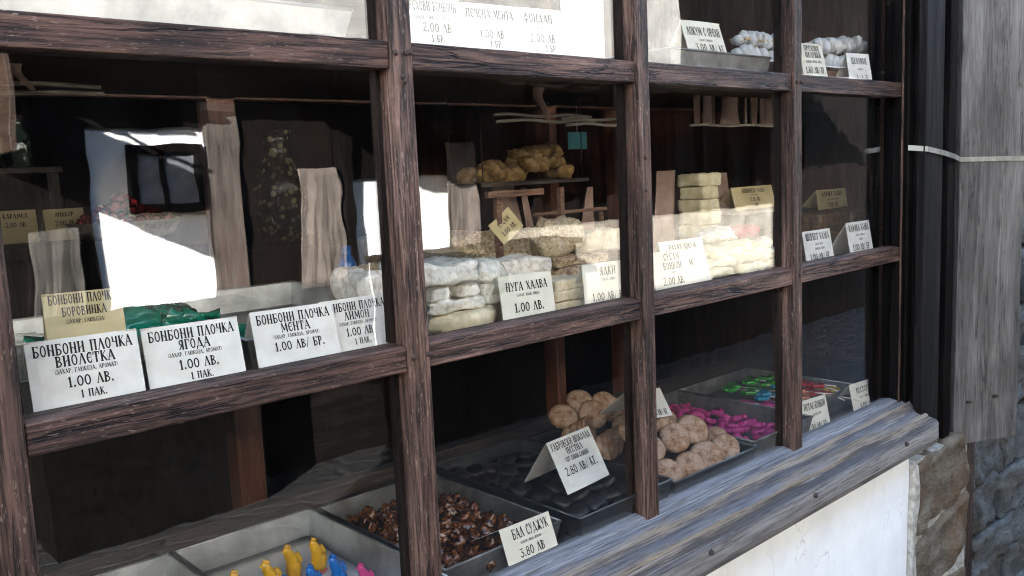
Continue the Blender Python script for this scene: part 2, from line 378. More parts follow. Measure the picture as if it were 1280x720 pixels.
# ------------------------------------------------------------------ mesh helper
class MB:
    def __init__(s):
        s.v = []; s.f = []; s.mi = []; s.sm = []
    def add(s, vs, fs, mi=0, smooth=False):
        o = len(s.v)
        s.v += [Vector(p) for p in vs]
        for f in fs:
            s.f.append([i + o for i in f]); s.mi.append(mi); s.sm.append(smooth)
        return s
    def box(s, x0, x1, y0, y1, z0, z1, mi=0, mat=None):
        vs = [Vector((x, y, z)) for x in (x0, x1) for y in (y0, y1) for z in (z0, z1)]
        if mat is not None:
            vs = [mat @ p for p in vs]
        return s.add(vs, [(0, 1, 3, 2), (4, 6, 7, 5), (0, 4, 5, 1), (2, 3, 7, 6), (0, 2, 6, 4), (1, 5, 7, 3)], mi)
    def prism(s, pts, axis, a, b, mi=0):            # polygon extruded along an axis
        def mk(p, t):
            return {'x': (t, p[0], p[1]), 'y': (p[0], t, p[1]), 'z': (p[0], p[1], t)}[axis]
        n = len(pts)
        vs = [mk(p, a) for p in pts] + [mk(p, b) for p in pts]
        fs = [tuple(range(n))[::-1], tuple(range(n, 2 * n))] + [(i, (i + 1) % n, n + (i + 1) % n, n + i) for i in range(n)]
        return s.add(vs, fs, mi)
    def tube(s, pts, r, n=8, mi=0, cap=True):
        pts = [Vector(p) for p in pts]
        rs = r if isinstance(r, (list, tuple)) else [r] * len(pts)
        vs = []; fs = []
        for i, p in enumerate(pts):
            d = (pts[min(i + 1, len(pts) - 1)] - pts[max(i - 1, 0)]).normalized()
            u = d.orthogonal().normalized() if abs(d.z) > .95 else d.cross(Vector((0, 0, 1))).normalized()
            w_ = d.cross(u)
            for k in range(n):
                a = 2 * math.pi * k / n
                vs.append(p + (u * math.cos(a) + w_ * math.sin(a)) * rs[i])
        for i in range(len(pts) - 1):
            for k in range(n):
                fs.append((i * n + k, i * n + (k + 1) % n, (i + 1) * n + (k + 1) % n, (i + 1) * n + k))
        if cap:
            fs.append(tuple(range(n))[::-1]); fs.append(tuple(range((len(pts) - 1) * n, len(pts) * n)))
        return s.add(vs, fs, mi, True)
    def lathe(s, prof, c=(0, 0, 0), n=32, mi=0):
        vs = []; fs = []
        for r, z in prof:
            for k in range(n):
                a = 2 * math.pi * k / n
                vs.append((c[0] + r * math.cos(a), c[1] + r * math.sin(a), c[2] + z))
        for i in range(len(prof) - 1):
            for k in range(n):
                fs.append((i * n + k, i * n + (k + 1) % n, (i + 1) * n + (k + 1) % n, (i + 1) * n + k))
        return s.add(vs, fs, mi, True)
    def blob(s, c, rad, seed=0, amp=.12, freq=2.0, sub=3, mi=0, mat=None, oct=2):
        bm = bmesh.new()
        bmesh.ops.create_icosphere(bm, subdivisions=sub, radius=1)
        bm.verts.ensure_lookup_table()
        off = Vector((seed * 3.17, seed * 1.31, -seed * 2.7))
        vs = []
        for vt in bm.verts:
            p = vt.co.copy()
            k = 1 + amp * noise.fractal(p * freq + off, 1.0, 2.0, oct)
            p = Vector((p.x * rad[0], p.y * rad[1], p.z * rad[2])) * k
            if mat is not None:
                p = mat @ p
            vs.append(p + Vector(c))
        fs = [tuple(q.index for q in f.verts) for f in bm.faces]
        bm.free()
        return s.add(vs, fs, mi, True)
    def rock(s, x0, x1, y0, y1, z0, z1, seed=0, amp=.01, cuts=8, freq=9, mi=0, mat=None, rnd=.25, smooth=True):
        """a rough block: a subdivided box, rounded and roughened"""
        c = Vector(((x0 + x1) / 2, (y0 + y1) / 2, (z0 + z1) / 2))
        h = Vector(((x1 - x0) / 2, (y1 - y0) / 2, (z1 - z0) / 2))
        bm = bmesh.new()
        bmesh.ops.create_cube(bm, size=2)
        bmesh.ops.subdivide_edges(bm, edges=bm.edges[:], cuts=cuts, use_grid_fill=True)
        off = Vector((seed * 5.1, seed * 2.3, seed * 1.7))
        r = min(h) * rnd * 2
        vs = []
        for vt in bm.verts:
            p = Vector((vt.co.x * h.x, vt.co.y * h.y, vt.co.z * h.z))
            q = Vector([max(-h[i] + r, min(h[i] - r, p[i])) for i in range(3)])
            d = p - q
            if d.length > r:
                p = q + d.normalized() * r
            nn = d.normalized() if d.length > 1e-6 else Vector((0, 0, 1))
            wp = c + p
            p = p + nn * amp * noise.fractal(wp * freq + off, 1.0, 2.0, 4)
            if mat is not None:
                p = mat @ p
            vs.append(p + c)
        fs = [tuple(q.index for q in f.verts) for f in bm.faces]
        bm.free()
        return s.add(vs, fs, mi, smooth)
    def build(s, name, mats, parent=None, bevel=0., origin=None, seg=2):
        me = bpy.data.meshes.new(name)
        o_ = Vector(origin) if origin is not None else Vector((0, 0, 0))
        me.from_pydata([tuple(p - o_) for p in s.v], [], s.f)
        for mt in (mats if isinstance(mats, (list, tuple)) else [mats]):
            me.materials.append(M[mt] if isinstance(mt, str) else mt)
        for p, mi, sm in zip(me.polygons, s.mi, s.sm):
            p.material_index = mi; p.use_smooth = sm
        bm = bmesh.new(); bm.from_mesh(me)
        bmesh.ops.recalc_face_normals(bm, faces=bm.faces[:])
        bm.to_mesh(me); bm.free()
        ob = bpy.data.objects.new(name, me)
        COL.objects.link(ob)
        ob.location = o_
        if parent is not None:
            ob.parent = parent
        if bevel:
            b = ob.modifiers.new('bevel', 'BEVEL')
            b.width = bevel; b.segments = seg; b.limit_method = 'ANGLE'; b.angle_limit = R(40)
        return ob

def tag(o, label=None, cat=None, group=None, kind=None):
    if label: o['label'] = label
    if cat: o['category'] = cat
    if group: o['group'] = group
    if kind: o['kind'] = kind
    return o
def thing(name, label, cat, loc=(0, 0, 0), group=None, rz=0.0):
    o = bpy.data.objects.new(name, None)
    o.empty_display_size = .05
    COL.objects.link(o)
    o.location = loc; o.rotation_euler = (0, 0, rz)
    return tag(o, label, cat, group)
def copy_tree(o, parent=None):
    c = o.copy(); COL.objects.link(c)
    if parent is not None: c.parent = parent
    for ch in o.children: copy_tree(ch, c)
    return c

# ------------------------------------------------------------------ lettering (old Slavic poster capitals drawn as pen strokes)
TK, TN = .17, .075
def arc(cx_, cy_, rx, ry, a0, a1, n=8):
    return [(cx_ + rx * math.cos(R(a0 + (a1 - a0) * i / n)), cy_ + ry * math.sin(R(a0 + (a1 - a0) * i / n))) for i in range(n + 1)]
def S(*pts, t=TK): return (list(pts), t)
def A_(p, t=TN): return (p, t)
G = {
 'А': (.62, [S((.04, 0), (.3, 1), t=TN), S((.3, 1), (.56, 0)), S((.13, .34), (.46, .34), t=TN), S((0, 0), (.12, 0), t=TN), S((.46, 0), (.64, 0), t=TN)]),
 'Б': (.55, [S((.12, 0), (.12, 1)), S((.02, .97), (.5, .97), t=TN), S((.48, 1), (.48, .82), t=TN), A_(arc(.16, .27, .32, .27, 90, -90), .12), S((.02, .03), (.16, .03), t=TN)]),
 'В': (.55, [S((.12, 0), (.12, 1)), A_(arc(.14, .76, .28, .22, 90, -90), .11), A_(arc(.14, .27, .34, .26, 90, -90), .12), S((.02, .97), (.2, .97), t=TN), S((.02, .03), (.2, .03), t=TN)]),
 'Г': (.46, [S((.12, 0), (.12, 1)), S((.02, .97), (.45, .97), t=TN), S((.43, 1), (.41, .75), t=TN), S((.0, .03), (.24, .03), t=TN)]),
 'Д': (.66, [S((.1, .1), (.3, 1), t=TN), S((.32, 1), (.54, .1)), S((.02, .12), (.64, .12), t=TN), S((.05, .12), (.02, -.12), t=.1), S((.61, .12), (.64, -.12), t=.1)]),
 'Е': (.5, [A_(arc(.3, .5, .22, .47, 60, 300, 12), .14), S((.12, .52), (.42, .52), t=TN), S((.38, .9), (.44, .72), t=TN), S((.38, .1), (.46, .26), t=TN)]),
 'Ж': (.74, [S((.37, 0), (.37, 1)), S((.04, 1), (.37, .5), t=TN), S((.70, 1), (.37, .5), t=TN), S((.37, .5), (.04, 0), t=.13), S((.37, .5), (.70, 0), t=.13)]),
 'З': (.48, [A_(arc(.2, .75, .22, .22, 150, -90), .1), A_(arc(.2, .27, .25, .27, 90, -150), .13)]),
 'И': (.62, [S((.12, 0), (.12, 1)), S((.5, 0), (.5, 1)), S((.12, .3), (.5, .66), t=TN), S((.0, .98), (.22, .98), t=TN), S((.4, .02), (.62, .02), t=TN)]),
 'Й': (.62, [S((.12, 0), (.12, 1)), S((.5, 0), (.5, 1)), S((.12, .3), (.5, .66), t=TN), A_(arc(.31, 1.2, .14, .1, 180, 360), .06)]),
 'К': (.56, [S((.12, 0), (.12, 1)), S((.14, .48), (.48, 1), t=TN), S((.2, .56), (.52, 0), t=.14), S((.02, .98), (.2, .98), t=TN), S((.02, .02), (.2, .02), t=TN)]),
 'Л': (.6, [S((.06, 0), (.3, 1), t=TN), S((.3, 1), (.54, 0)), S((0, .02), (.14, .02), t=TN)]),
 'М': (.76, [S((.08, 0), (.14, 1), t=TN), S((.14, 1), (.38, .2), t=.14), S((.38, .2), (.62, 1), t=TN), S((.62, 1), (.68, 0)), S((0, .02), (.16, .02), t=TN)]),
 'Н': (.62, [S((.12, 0), (.12, 1)), S((.5, 0), (.5, 1)), S((.12, .62), (.5, .36), t=TN), S((.0, .98), (.22, .98), t=TN), S((.4, .02), (.62, .02), t=TN)]),
 'О': (.54, [A_(arc(.27, .5, .2, .47, 0, 360, 14), .12)]),
 'П': (.62, [S((.12, 0), (.12, 1)), S((.5, 0), (.5, 1)), S((.0, .96), (.62, .96), t=.09)]),
 'Р': (.52, [S((.12, -.04), (.12, 1)), A_(arc(.14, .72, .3, .27, 90, -90), .12), S((0, .97), (.2, .97), t=TN)]),
 'С': (.5, [A_(arc(.3, .5, .22, .47, 60, 300, 12), .14), S((.40, .92), (.45, .7), t=TN), S((.40, .08), (.46, .24), t=TN)]),
 'Т': (.56, [S((.28, 0), (.28, 1)), S((.02, .96), (.54, .96), t=.09), S((.04, .96), (.02, .74), t=TN), S((.52, .96), (.54, .74), t=TN)]),
 'У': (.54, [S((.06, 1), (.28, .45), t=.14), S((.5, 1), (.2, 0), t=TN), S((.2, 0), (.08, .05), t=.1)]),
 'Ф': (.66, [S((.33, -.1), (.33, 1.08)), A_(arc(.33, .52, .27, .3, 0, 360, 14), .1)]),
 'Х': (.56, [S((.06, 1), (.5, 0)), S((.48, 1), (.06, 0), t=TN)]),
 'Ц': (.64, [S((.12, 0), (.12, 1)), S((.48, 0), (.48, 1)), S((.04, .03), (.64, .03), t=TN), S((.62, .06), (.6, -.18), t=.09)]),
 'Ч': (.56, [S((.46, 0), (.46, 1)), S((.1, 1), (.14, .52), t=.14), S((.14, .52), (.46, .5), t=TN)]),
 'Ш': (.84, [S((.12, 0), (.12, 1)), S((.42, 0), (.42, 1)), S((.72, 0), (.72, 1)), S((.04, .03), (.8, .03), t=TN)]),
 'Ь': (.52, [S((.12, 0), (.12, 1)), A_(arc(.14, .27, .32, .27, 90, -90), .12), S((.0, .97), (.2, .97), t=TN)]),
 'Я': (.56, [S((.44, 0), (.44, 1)), A_(arc(.42, .72, .3, .26, 90, 270), .11), S((.36, .48), (.08, 0), t=.1)]),
 '1': (.4, [S((.22, 0), (.22, 1)), S((.22, .98), (.06, .8), t=TN), S((.06, .03), (.38, .03), t=TN)]),
 '0': (.58, [A_(arc(.29, .5, .22, .46, 0, 360, 16), .13)]),
 '2': (.54, [A_(arc(.26, .74, .2, .24, 160, -30), .11), S((.44, .64), (.06, .05), t=.1), S((.04, .05), (.5, .05), t=.13)]),
 '3': (.5, [S((.06, .95), (.44, .95), t=.1), S((.44, .95), (.2, .58), t=TN), A_(arc(.2, .3, .24, .28, 90, -150), .13)]),
 '6': (.54, [A_(arc(.27, .3, .2, .28, 0, 360, 12), .11), A_(arc(.42, .4, .35, .58, 180, 100), .12)]),
 '8': (.54, [A_(arc(.27, .74, .17, .23, 0, 360, 12), .1), A_(arc(.27, .27, .21, .26, 0, 360, 12), .12)]),
 '5': (.5, [S((.1, 1), (.44, .96), t=.1), S((.1, 1), (.1, .55), t=TN), A_(arc(.18, .3, .25, .29, 100, -140), .12)]),
 'Ю': (.74, [S((.12, 0), (.12, 1)), S((.12, .5), (.3, .5), t=TN), A_(arc(.48, .5, .19, .47, 0, 360, 12), .12)]),
 '.': (.24, [S((.1, 0), (.1, .15), t=.16)]),
 ',': (.24, [S((.12, .12), (.06, -.14), t=.12)]),
 '/': (.4, [S((.04, -.05), (.36, 1.05), t=TN)]),
 '(': (.26, [A_(arc(.3, .5, .2, .62, 130, 230, 6), .08)]),
 ')': (.26, [A_(arc(-.04, .5, .2, .62, 50, -50, 6), .08)]),
 ' ': (.34, []),
}
def text_quads(s, height, maxw, cxp=0.0, squeeze=1.0):
    """flat (u, v) quads for a centred line"""
    gap = .09
    tot = sum(G[c][0] + gap for c in s) - gap
    sx = min(height * squeeze, maxw / tot)
    out = []
    x = cxp - tot * sx / 2
    for c in s:
        wd, strokes = G[c]
        for pts, t in strokes:
            for (ax_, ay), (bx, by) in zip(pts, pts[1:]):
                dx, dy = bx - ax_, by - ay
                L = math.hypot(dx, dy) or 1e-6
                e = .03
                ux, uy = dx / L, dy / L
                ax2, ay2, bx2, by2 = ax_ - ux * e, ay - uy * e, bx + ux * e, by + uy * e
                nx, ny = -uy * t / 2, ux * t / 2
                out.append([(x + px * sx, py * height) for px, py in ((ax2 + nx, ay2 + ny), (bx2 + nx, by2 + ny), (bx2 - nx, by2 - ny), (ax2 - nx, ay2 - ny))])
        x += (wd + gap) * sx
    return out

def card(label, x, y, z, yaw, tilt, wd, h, lines, mat='paper', drop=0.0, back=.07, roll=0.0, tent=True, bend=0.0, flap_z=None):
    """folded price card: front flap leaning back with lettering, second flap behind it"""
    mb = MB()
    T = .0012
    if not bend: bend = .0012 + .0035 * ((int(abs(x) * 1000) * 7) % 10) / 10
    tl = R(tilt)
    def fp(u, v, o):                                  # front flap, o = out of the paper
        b_ = bend * ((2 * u / wd) ** 2)
        d = v * math.sin(tl) - o * math.cos(tl) + b_
        return (u, d, v * math.cos(tl) + o * math.sin(tl))
    nseg = 6
    H = h
    for i in range(nseg):
        u0, u1 = -wd / 2 + wd * i / nseg, -wd / 2 + wd * (i + 1) / nseg
        vs = [fp(u, v, o) for u in (u0, u1) for v in (-drop, H) for o in (0, -T)]
        fs = [(0, 4, 6, 2), (1, 3, 7, 5), (0, 1, 5, 4), (2, 6, 7, 3)]
        if i == 0: fs.append((0, 2, 3, 1))
        if i == nseg - 1: fs.append((4, 5, 7, 6))
        mb.add(vs, fs, 0)
    if tent:
        top = Vector(fp(0, H, 0))
        z_b = -drop * math.cos(tl) if flap_z is None else flap_z
        bk = Vector((0, top.y + back, z_b))
        for u0, u1 in ((-wd / 2, wd / 2),):
            vs = []
            for u in (u0, u1):
                for p in (top + Vector((0, .0006, -.0004)), bk):
                    for o in (0, T):
                        vs.append((u, p.y + o, p.z))
            mb.add(vs, [(0, 2, 6, 4), (1, 5, 7, 3), (0, 1, 3, 2), (4, 6, 7, 5), (2, 3, 7, 6), (0, 4, 5, 1)], 0)
    off = .0007
    for (tx, vc, hf, wf, cu) in lines:
        k = 0
        for q in text_quads(tx, hf * h, wf * wd, cu * wd):
            if any(v + vc * h - hf * h / 2 < -drop for u, v in q): continue
            mb.add([fp(u, v + (vc - hf / 2) * h, off + (k % 5) * .00006) for u, v in q], [(0, 1, 2, 3)], 1)
            k += 1
    ob = mb.build('price_card', [mat, 'ink'])
    ob.location = (x, y, z)
    ob.rotation_euler = (0, R(roll), R(yaw))
    tag(ob, label, 'price card', 'price cards')
    return ob
def L4(t1, t2, ing, price, pk):
    o = [(t1, .84, .165, .88, 0)]
    if t2: o.append((t2, .655, .16, .58, 0))
    o += [(ing, .505, .065, .56, 0), (price, .33, .155, .6, .02), (pk, .13, .115, .34, .03)]
    return o

# ================================================================== SETTING
def struct(name, mb, mats, bevel=0):
    return tag(mb.build(name, mats, bevel=bevel), kind='structure')
ground = MB().add([(-150, -200, -.3), (200, -200, -.3), (200, 150, -.3), (-150, 150, -.3)], [(0, 1, 2, 3)])
struct('ground', ground, 'paving')

# the dim shop room behind the display
struct('floor', MB().box(-2.0, 3.42, .95, 3.6, .15, .2), 'shelf_x')
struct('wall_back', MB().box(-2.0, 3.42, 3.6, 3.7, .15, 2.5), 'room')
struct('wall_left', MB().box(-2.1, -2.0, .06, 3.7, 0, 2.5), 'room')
struct('wall_right', MB().box(3.42, 3.5, .06, 3.7, 0, 2.5), 'red_z')
struct('ceiling', MB().box(-2.1, 3.5, .10, 3.7, 2.5, 2.56), 'shelf_x')

# white plaster apron under the sill
def sheet(x0, x1, z0, z1, y, nx, nz, amp, seed, freq=2.5):
    vs = [(x0 + (x1 - x0) * i / nx, y + amp * noise.fractal(Vector((x0 + (x1 - x0) * i / nx, seed, z0 + (z1 - z0) * j / nz)) * freq, 1, 2, 3), z0 + (z1 - z0) * j / nz) for i in range(nx + 1) for j in range(nz + 1)]
    fs = [(i * (nz + 1) + j, (i + 1) * (nz + 1) + j, (i + 1) * (nz + 1) + j + 1, i * (nz + 1) + j + 1) for i in range(nx) for j in range(nz)]
    return vs, fs
vs, fs = sheet(-2.1, 2.765, -.32, .695, -.022, 60, 20, .006, 3.1)
ap = MB().add(vs, fs, 0, True).box(-2.1, 2.765, .0, .08, -.3, .69)
tag(ap.build('plaster_wall', 'plaster_near'), 'white plastered wall under the weathered window sill', 'wall')

# ---- window frame
FX = [(-.95, -.90), (-.366, -.322), (.162, .262), (.848, .892), (1.470, 1.512), (2.098, 2.142)]
JX = 2.745
win = thing('shop_window', 'old brown timber shop window with small panes and a weathered sill', 'shop window', (0, 0, 0))
for i, (a, b) in enumerate(FX):
    wob = lambda z, k: .0025 * noise.noise(Vector((i * 7.1 + k, z * 2.2, 0)))
    mb = MB()
    zs = [.815 + (2.36 - .815) * k / 14 for k in range(15)]
    vs = []
    for z in zs:
        vs += [(a + wob(z, 0), -.002, z), (b + wob(z, 1), -.001, z), (b + wob(z, 1), .05, z), (a + wob(z, 0), .05, z)]
    fs = []
    for k in range(14):
        for q in range(4):
            fs.append((k * 4 + q, k * 4 + (q + 1) % 4, (k + 1) * 4 + (q + 1) % 4, (k + 1) * 4 + q))
    fs += [(3, 2, 1, 0), (56, 57, 58, 59)]
    mb.add(vs, fs)
    mb.build('mullion', 'frame_z', win, bevel=.003)
edges = [(FX[i][1], FX[i + 1][0]) for i in range(5)] + [(FX[5][1], JX)]
ROWS = [(.824, 1.272), (1.320, 1.777), (1.826, 2.30)]
def rail(x0, x1, z0, z1, mat='frame_x', ch=.012):
    mb = MB()
    # front face, sloped top that sheds the rain, glazing side
    mb.prism([(.0035, z0), (.0035, z1 - ch * .35), (.030, z1), (.047, z1), (.047, z0), (.03, z0 - .0)], 'x', x0 + .0012, x1 - .0012)
    return mb.build('rail', mat, win, bevel=.0025)
for i, (a, b) in enumerate(edges):
    rail(a, b, 1.272, 1.319); rail(a, b, 1.776, 1.824); rail(a, b, 2.30, 2.36)
    rail(a, b, .80, .826, 'sill')
    for z0, z1 in ROWS:
        MB().box(a - .004, b + .004, .030, .033, z0 - .004, z1 + .004).build('glass_pane', 'glass', win)
        # glazing beads inside, right next to the mullion
        MB().box(a, a + .008, .034, .046, z0, z1).box(b - .010, b, .034, .050, z0, z1).build('glazing_bead', 'dark_z', win)
# right-hand jamb: stepped boards
MB().box(2.746, 2.90, -.001, .06, .79, 2.4).build('jamb', 'dark_z', win, bevel=.003)
MB().box(2.762, 2.80, -.012, -.002, .80, 2.4).build('jamb_bead', 'dark_z', win, bevel=.003)
MB().box(2.762, 2.895, -.062, -.035, .73, 2.4).build('outer_post', 'post_dark', win, bevel=.004)
MB().box(2.7385, 2.7455, -.003, .003, .82, 2.36).build('jamb_edge', 'frame_z', win, bevel=.002)
MB().box(2.80, 2.93, -.033, -.0, .70, 2.4).build('outer_jamb', 'dark_z', win, bevel=.004)
MB().box(2.688, 2.712, .055, .075, .80, 2.36).build('inner_stile', 'dark_z', win, bevel=.002)
MB().box(-2.0, -.951, -.002, .05, .80, 2.36).build('boarding', 'frame_z', win, bevel=.003)
MB().box(-2.1, 3.5, -.02, .10, 2.361, 3.16).build('lintel', 'frame_x', win, bevel=.004)
# the sill: a weathered moulded plank
prof = [(.06, .815), (-.002, .817), (-.012, .811), (-.020, .801), (-.040, .794), (-.044, .787), (-.070, .778), (-.073, .771), (-.097, .764), (-.104, .756), (-.104, .708), (-.099, .690), (.06, .690)]
mb = MB()
nx = 90
vs = []
for i in range(nx + 1):
    x = -2.1 + (2.796 + 2.1) * i / nx
    for j, (y, z) in enumerate(prof):
        k = .0028 if 0 < j < 11 else 0
        vs.append((x, y + k * noise.fractal(Vector((x * 1.7, j * 3.3, 1)), 1, 2, 3), z + k * noise.fractal(Vector((x * 2.1, j * 3.3, 9)), 1, 2, 3)))
n = len(prof)
fs = [(i * n + j, (i + 1) * n + j, (i + 1) * n + (j + 1) % n, i * n + (j + 1) % n) for i in range(nx) for j in range(n)]
fs += [tuple(range(n)), tuple(range(nx * n, nx * n + n))[::-1]]
mb.add(vs, fs)
sill = mb.build('sill', 'sill', win)
for x, y, z in ((1.56, -.106, .742), (2.02, -.106, .742), (2.56, -.106, .745), (1.18, -.106, .738)):
    m2 = MB(); m2.blob((x, y, z), (.008, .006, .007), int(x * 100), .4, 2.5, 2)
    m2.build('nail', 'iron', sill)
for x, z in ((.856, 1.801), (.878, 1.802), (.886, 1.803), (.857, 1.296), (.888, 1.297), (1.49, 1.62), (1.49, 1.55), (2.125, 1.297), (2.112, 1.80), (2.136, 1.799), (.205, 1.18), (.868, 1.764), (.872, 1.756)):
    MB().blob((x, -.0035, z), (.0045, .0025, .005), int(x * 77 + z * 13), .3, 2, 2).build('nail', 'iron', win)
# glass dividing strips / room side end panel of the display
tag(MB().box(3.30, 3.34, .06, .74, .72, 2.44).build('end_panel', 'red_z', bevel=.002), 'dark red brown end panel of the display beyond the last panes', 'panel')

# roof and eaves over the shop window
rf = MB()
rf.prism([(-.14, 3.13), (-.14, 3.20), (2.0, 4.05), (4.2, 3.2), (4.2, 3.13), (2.0, 3.96)], 'x', -3.2, 3.9)
shoproof = thing('shop_roof', 'low stone slab roof over the shop window', 'roof')
rf.build('slab_covering', 'tar', shoproof)
MB().box(-3.2, 3.9, -.12, -.06, 3.06, 3.145).build('fascia', 'grey_x', shoproof)
MB().box(-2.1, 3.5, 3.71, 3.8, -.3, 3.26).build('rear_wall', 'plaster', shoproof)

# ---- stone pillar, post and stone wall to the right
pil = MB().box(2.775, 3.262, -.022, .12, -.3, .602, 1)
def quoin(x0, x1, z0, z1, y, d, seed, rot=0.0, amp=.014, mi=0):
    pil.rock(x0, x1, y, y + d, z0, z1, seed, amp * 1.2, 18, 11, mi, Matrix.Rotation(R(rot), 3, 'Y'), rnd=.06)
quoin(2.805, 3.25, .37, .60, -.035, .2, 1, -5)
quoin(2.80, 3.26, .13, .345, -.034, .2, 3, -9)
quoin(2.80, 3.0, .03, .12, -.026, .2, 2, -6)
quoin(3.02, 3.26, -.12, .10, -.032, .2, 4, 4)
quoin(2.79, 3.0, -.15, .01, -.030, .2, 5, -3)
quoin(2.79, 3.26, -.36, -.16, -.03, .2, 9, 2)
pil.rock(2.768, 2.815, -.040, .1, -.3, .60, 6, .014, 12, 14, 1, rnd=.2)
tag(pil.build('stone_pillar', ['pillar_stone', 'mortar']), 'tan rough stone pillar at the end of the white wall', 'pillar')
# dark timbers between the jamb and the shutter
tag(MB().box(2.905, 3.42, .02, .09, .62, 2.36).box(2.95, 3.0, -.02, .018, .63, 2.36).box(3.06, 3.12, -.015, .018, .62, 2.36).build('dark_boarding', 'dark_z', bevel=.003),
    'black timber boarding behind the grey shutter', 'boarding')
tag(MB().box(3.385, 3.50, .035, .10, -.3, 2.6).build('timber_post', 'frame_z', bevel=.004), 'thin dark brown timber post beside the stone pillar', 'post')
sw = MB().box(3.50, 7.0, .075, .3, -.3, 3.0, 1)
rs = random.Random(5)
z = -.36
row = 0
while z < 2.9:
    hh = rs.choice([.07, .16, .2, .24, .12])
    x = 3.508 + rs.uniform(-.01, .01)
    while x < 7.0:
        ln = rs.uniform(.3, .7)
        sw.rock(x, x + ln - .012, .03 + rs.uniform(0, .025), .2, z, z + hh - .008, rs.randint(0, 999), .022, 15, 11, 0, Matrix.Rotation(R(rs.uniform(-4, 4)), 3, 'Y'), rnd=.07)
        x += ln
    z += hh; row += 1
tag(sw.build('stone_wall', ['wall_stone', 'dark_mortar']), 'blue grey rubble stone wall behind the shutter', 'wall')

# ---- shutter with strap and nails
sa = Vector((3.165, -.012, 0)); sb_ = Vector((3.395, -.140, 0))
dirv = (sb_ - sa).normalized(); nrm = Vector((dirv.y, -dirv.x, 0))
SW = (sb_ - sa).length
sh = thing('shutter', 'grey weathered oak shutter folded open beside the window', 'shutter', (sa.x, sa.y, .57), rz=math.atan2(dirv.y, dirv.x))
mb = MB()
nz = 30
vs = []
for k in range(nz + 1):
    zz = 1.85 * k / nz
    e0 = .003 * noise.noise(Vector((1, zz * 2, 0))); e1 = .004 * noise.noise(Vector((5, zz * 2.3, 0)))
    bot = (.006, -.004) if k == 0 else (0, 0)
    vs += [(e0, 0, zz + bot[0] * 0), (SW + e1, 0, zz + (.006 if k == 0 else 0)), (SW + e1, .03, zz), (e0, .03, zz)]
fs = []
for k in range(nz):
    for q in range(4):
        fs.append((k * 4 + q, k * 4 + (q + 1) % 4, (k + 1) * 4 + (q + 1) % 4, (k + 1) * 4 + q))
fs += [(3, 2, 1, 0), tuple(nz * 4 + q for q in range(4))]
MB().add([Vector(v_) for v_ in vs], fs).build('board', 'grey_z', sh, bevel=.003)
for u, zz in ((.055, .155), (.165, .165)):
    MB().box(u - .008, u + .008, -.012, .002, zz - .004, zz + .004).build('nail', 'iron', sh, bevel=.001)
st = MB()
pts = [(2.752, -.014), (2.764, -.0645), (2.90, -.066), (3.03, -.045)]
p_l = sa + nrm * .003 + dirv * -.004; p_r = sb_ + nrm * .003 + dirv * .003
zz = [1.622, 1.616, 1.600, 1.588, 1.577, 1.571]
path = pts + [(p_l.x, p_l.y), (p_r.x, p_r.y)]
vs = []
for (x, y), z in zip(path, zz):
    vs += [(x, y, z - .008), (x, y, z + .008), (x + .002, y - .002, z + .008), (x + .002, y - .002, z - .008)]
fs = []
for k in range(len(path) - 1):
    for q in range(4):
        fs.append((k * 4 + q, k * 4 + (q + 1) % 4, (k + 1) * 4 + (q + 1) % 4, (k + 1) * 4 + q))
fs += [(0, 1, 2, 3), tuple((len(path) - 1) * 4 + q for q in (3, 2, 1, 0))]
st.add(vs, fs)
tag(st.build('metal_strap', 'strap'), 'thin zinc strap stretched from the window frame across the shutter', 'strap')

# ---- display shelves and back structure
def shelf(label, z0, z1, y1):
    t = thing('display_shelf', label, 'shelf', (1.2, .4, z0), group='display shelves')
    MB().box(-1.95, 3.299, .056, y1, z0, z1).build('board', 'shelf_x', t, bevel=.002, origin=None).location = (-1.2, -.4, -z0)
    return t
shelf('dark middle shelf carrying the nougat and halva', 1.273, 1.298, .80)
shelf('upper shelf under the meringues', 1.787, 1.826, .62)
shelf('bottom display board under the biscuit and lollipop trays', .775, .798, .72)
tag(MB().box(-1.95, 3.299, .70, .735, .799, .838).build('back_rail', 'shelf_x', bevel=.003), 'dark wooden ledge behind the lower trays', 'ledge')
for lab, x0, x1 in (('reddish wooden post behind the candy trays and bonbon cards', .895, .965), ('reddish wooden post behind the cookies and pale halva', 2.36, 2.50), ('thin reddish wooden post left of the cookies', 2.02, 2.06)):
    tag(MB().box(x0, x1, .815, .875, .2, 2.495).build('wooden_post', 'post_wood', bevel=.003), lab, 'post', 'posts behind the display')
tag(MB().box(-1.95, 3.299, .815, .86, 1.80, 1.85).build('ceiling_beam', 'red_x', bevel=.003), 'reddish wooden beam across the back of the display', 'beam')
tag(MB().box(-1.95, .94, 1.25, 1.8, .2, 1.47).box(1.0, 3.2, 1.25, 1.8, .2, 1.40).build('counter', 'room', bevel=.004), 'dark shop counter behind the display', 'counter')

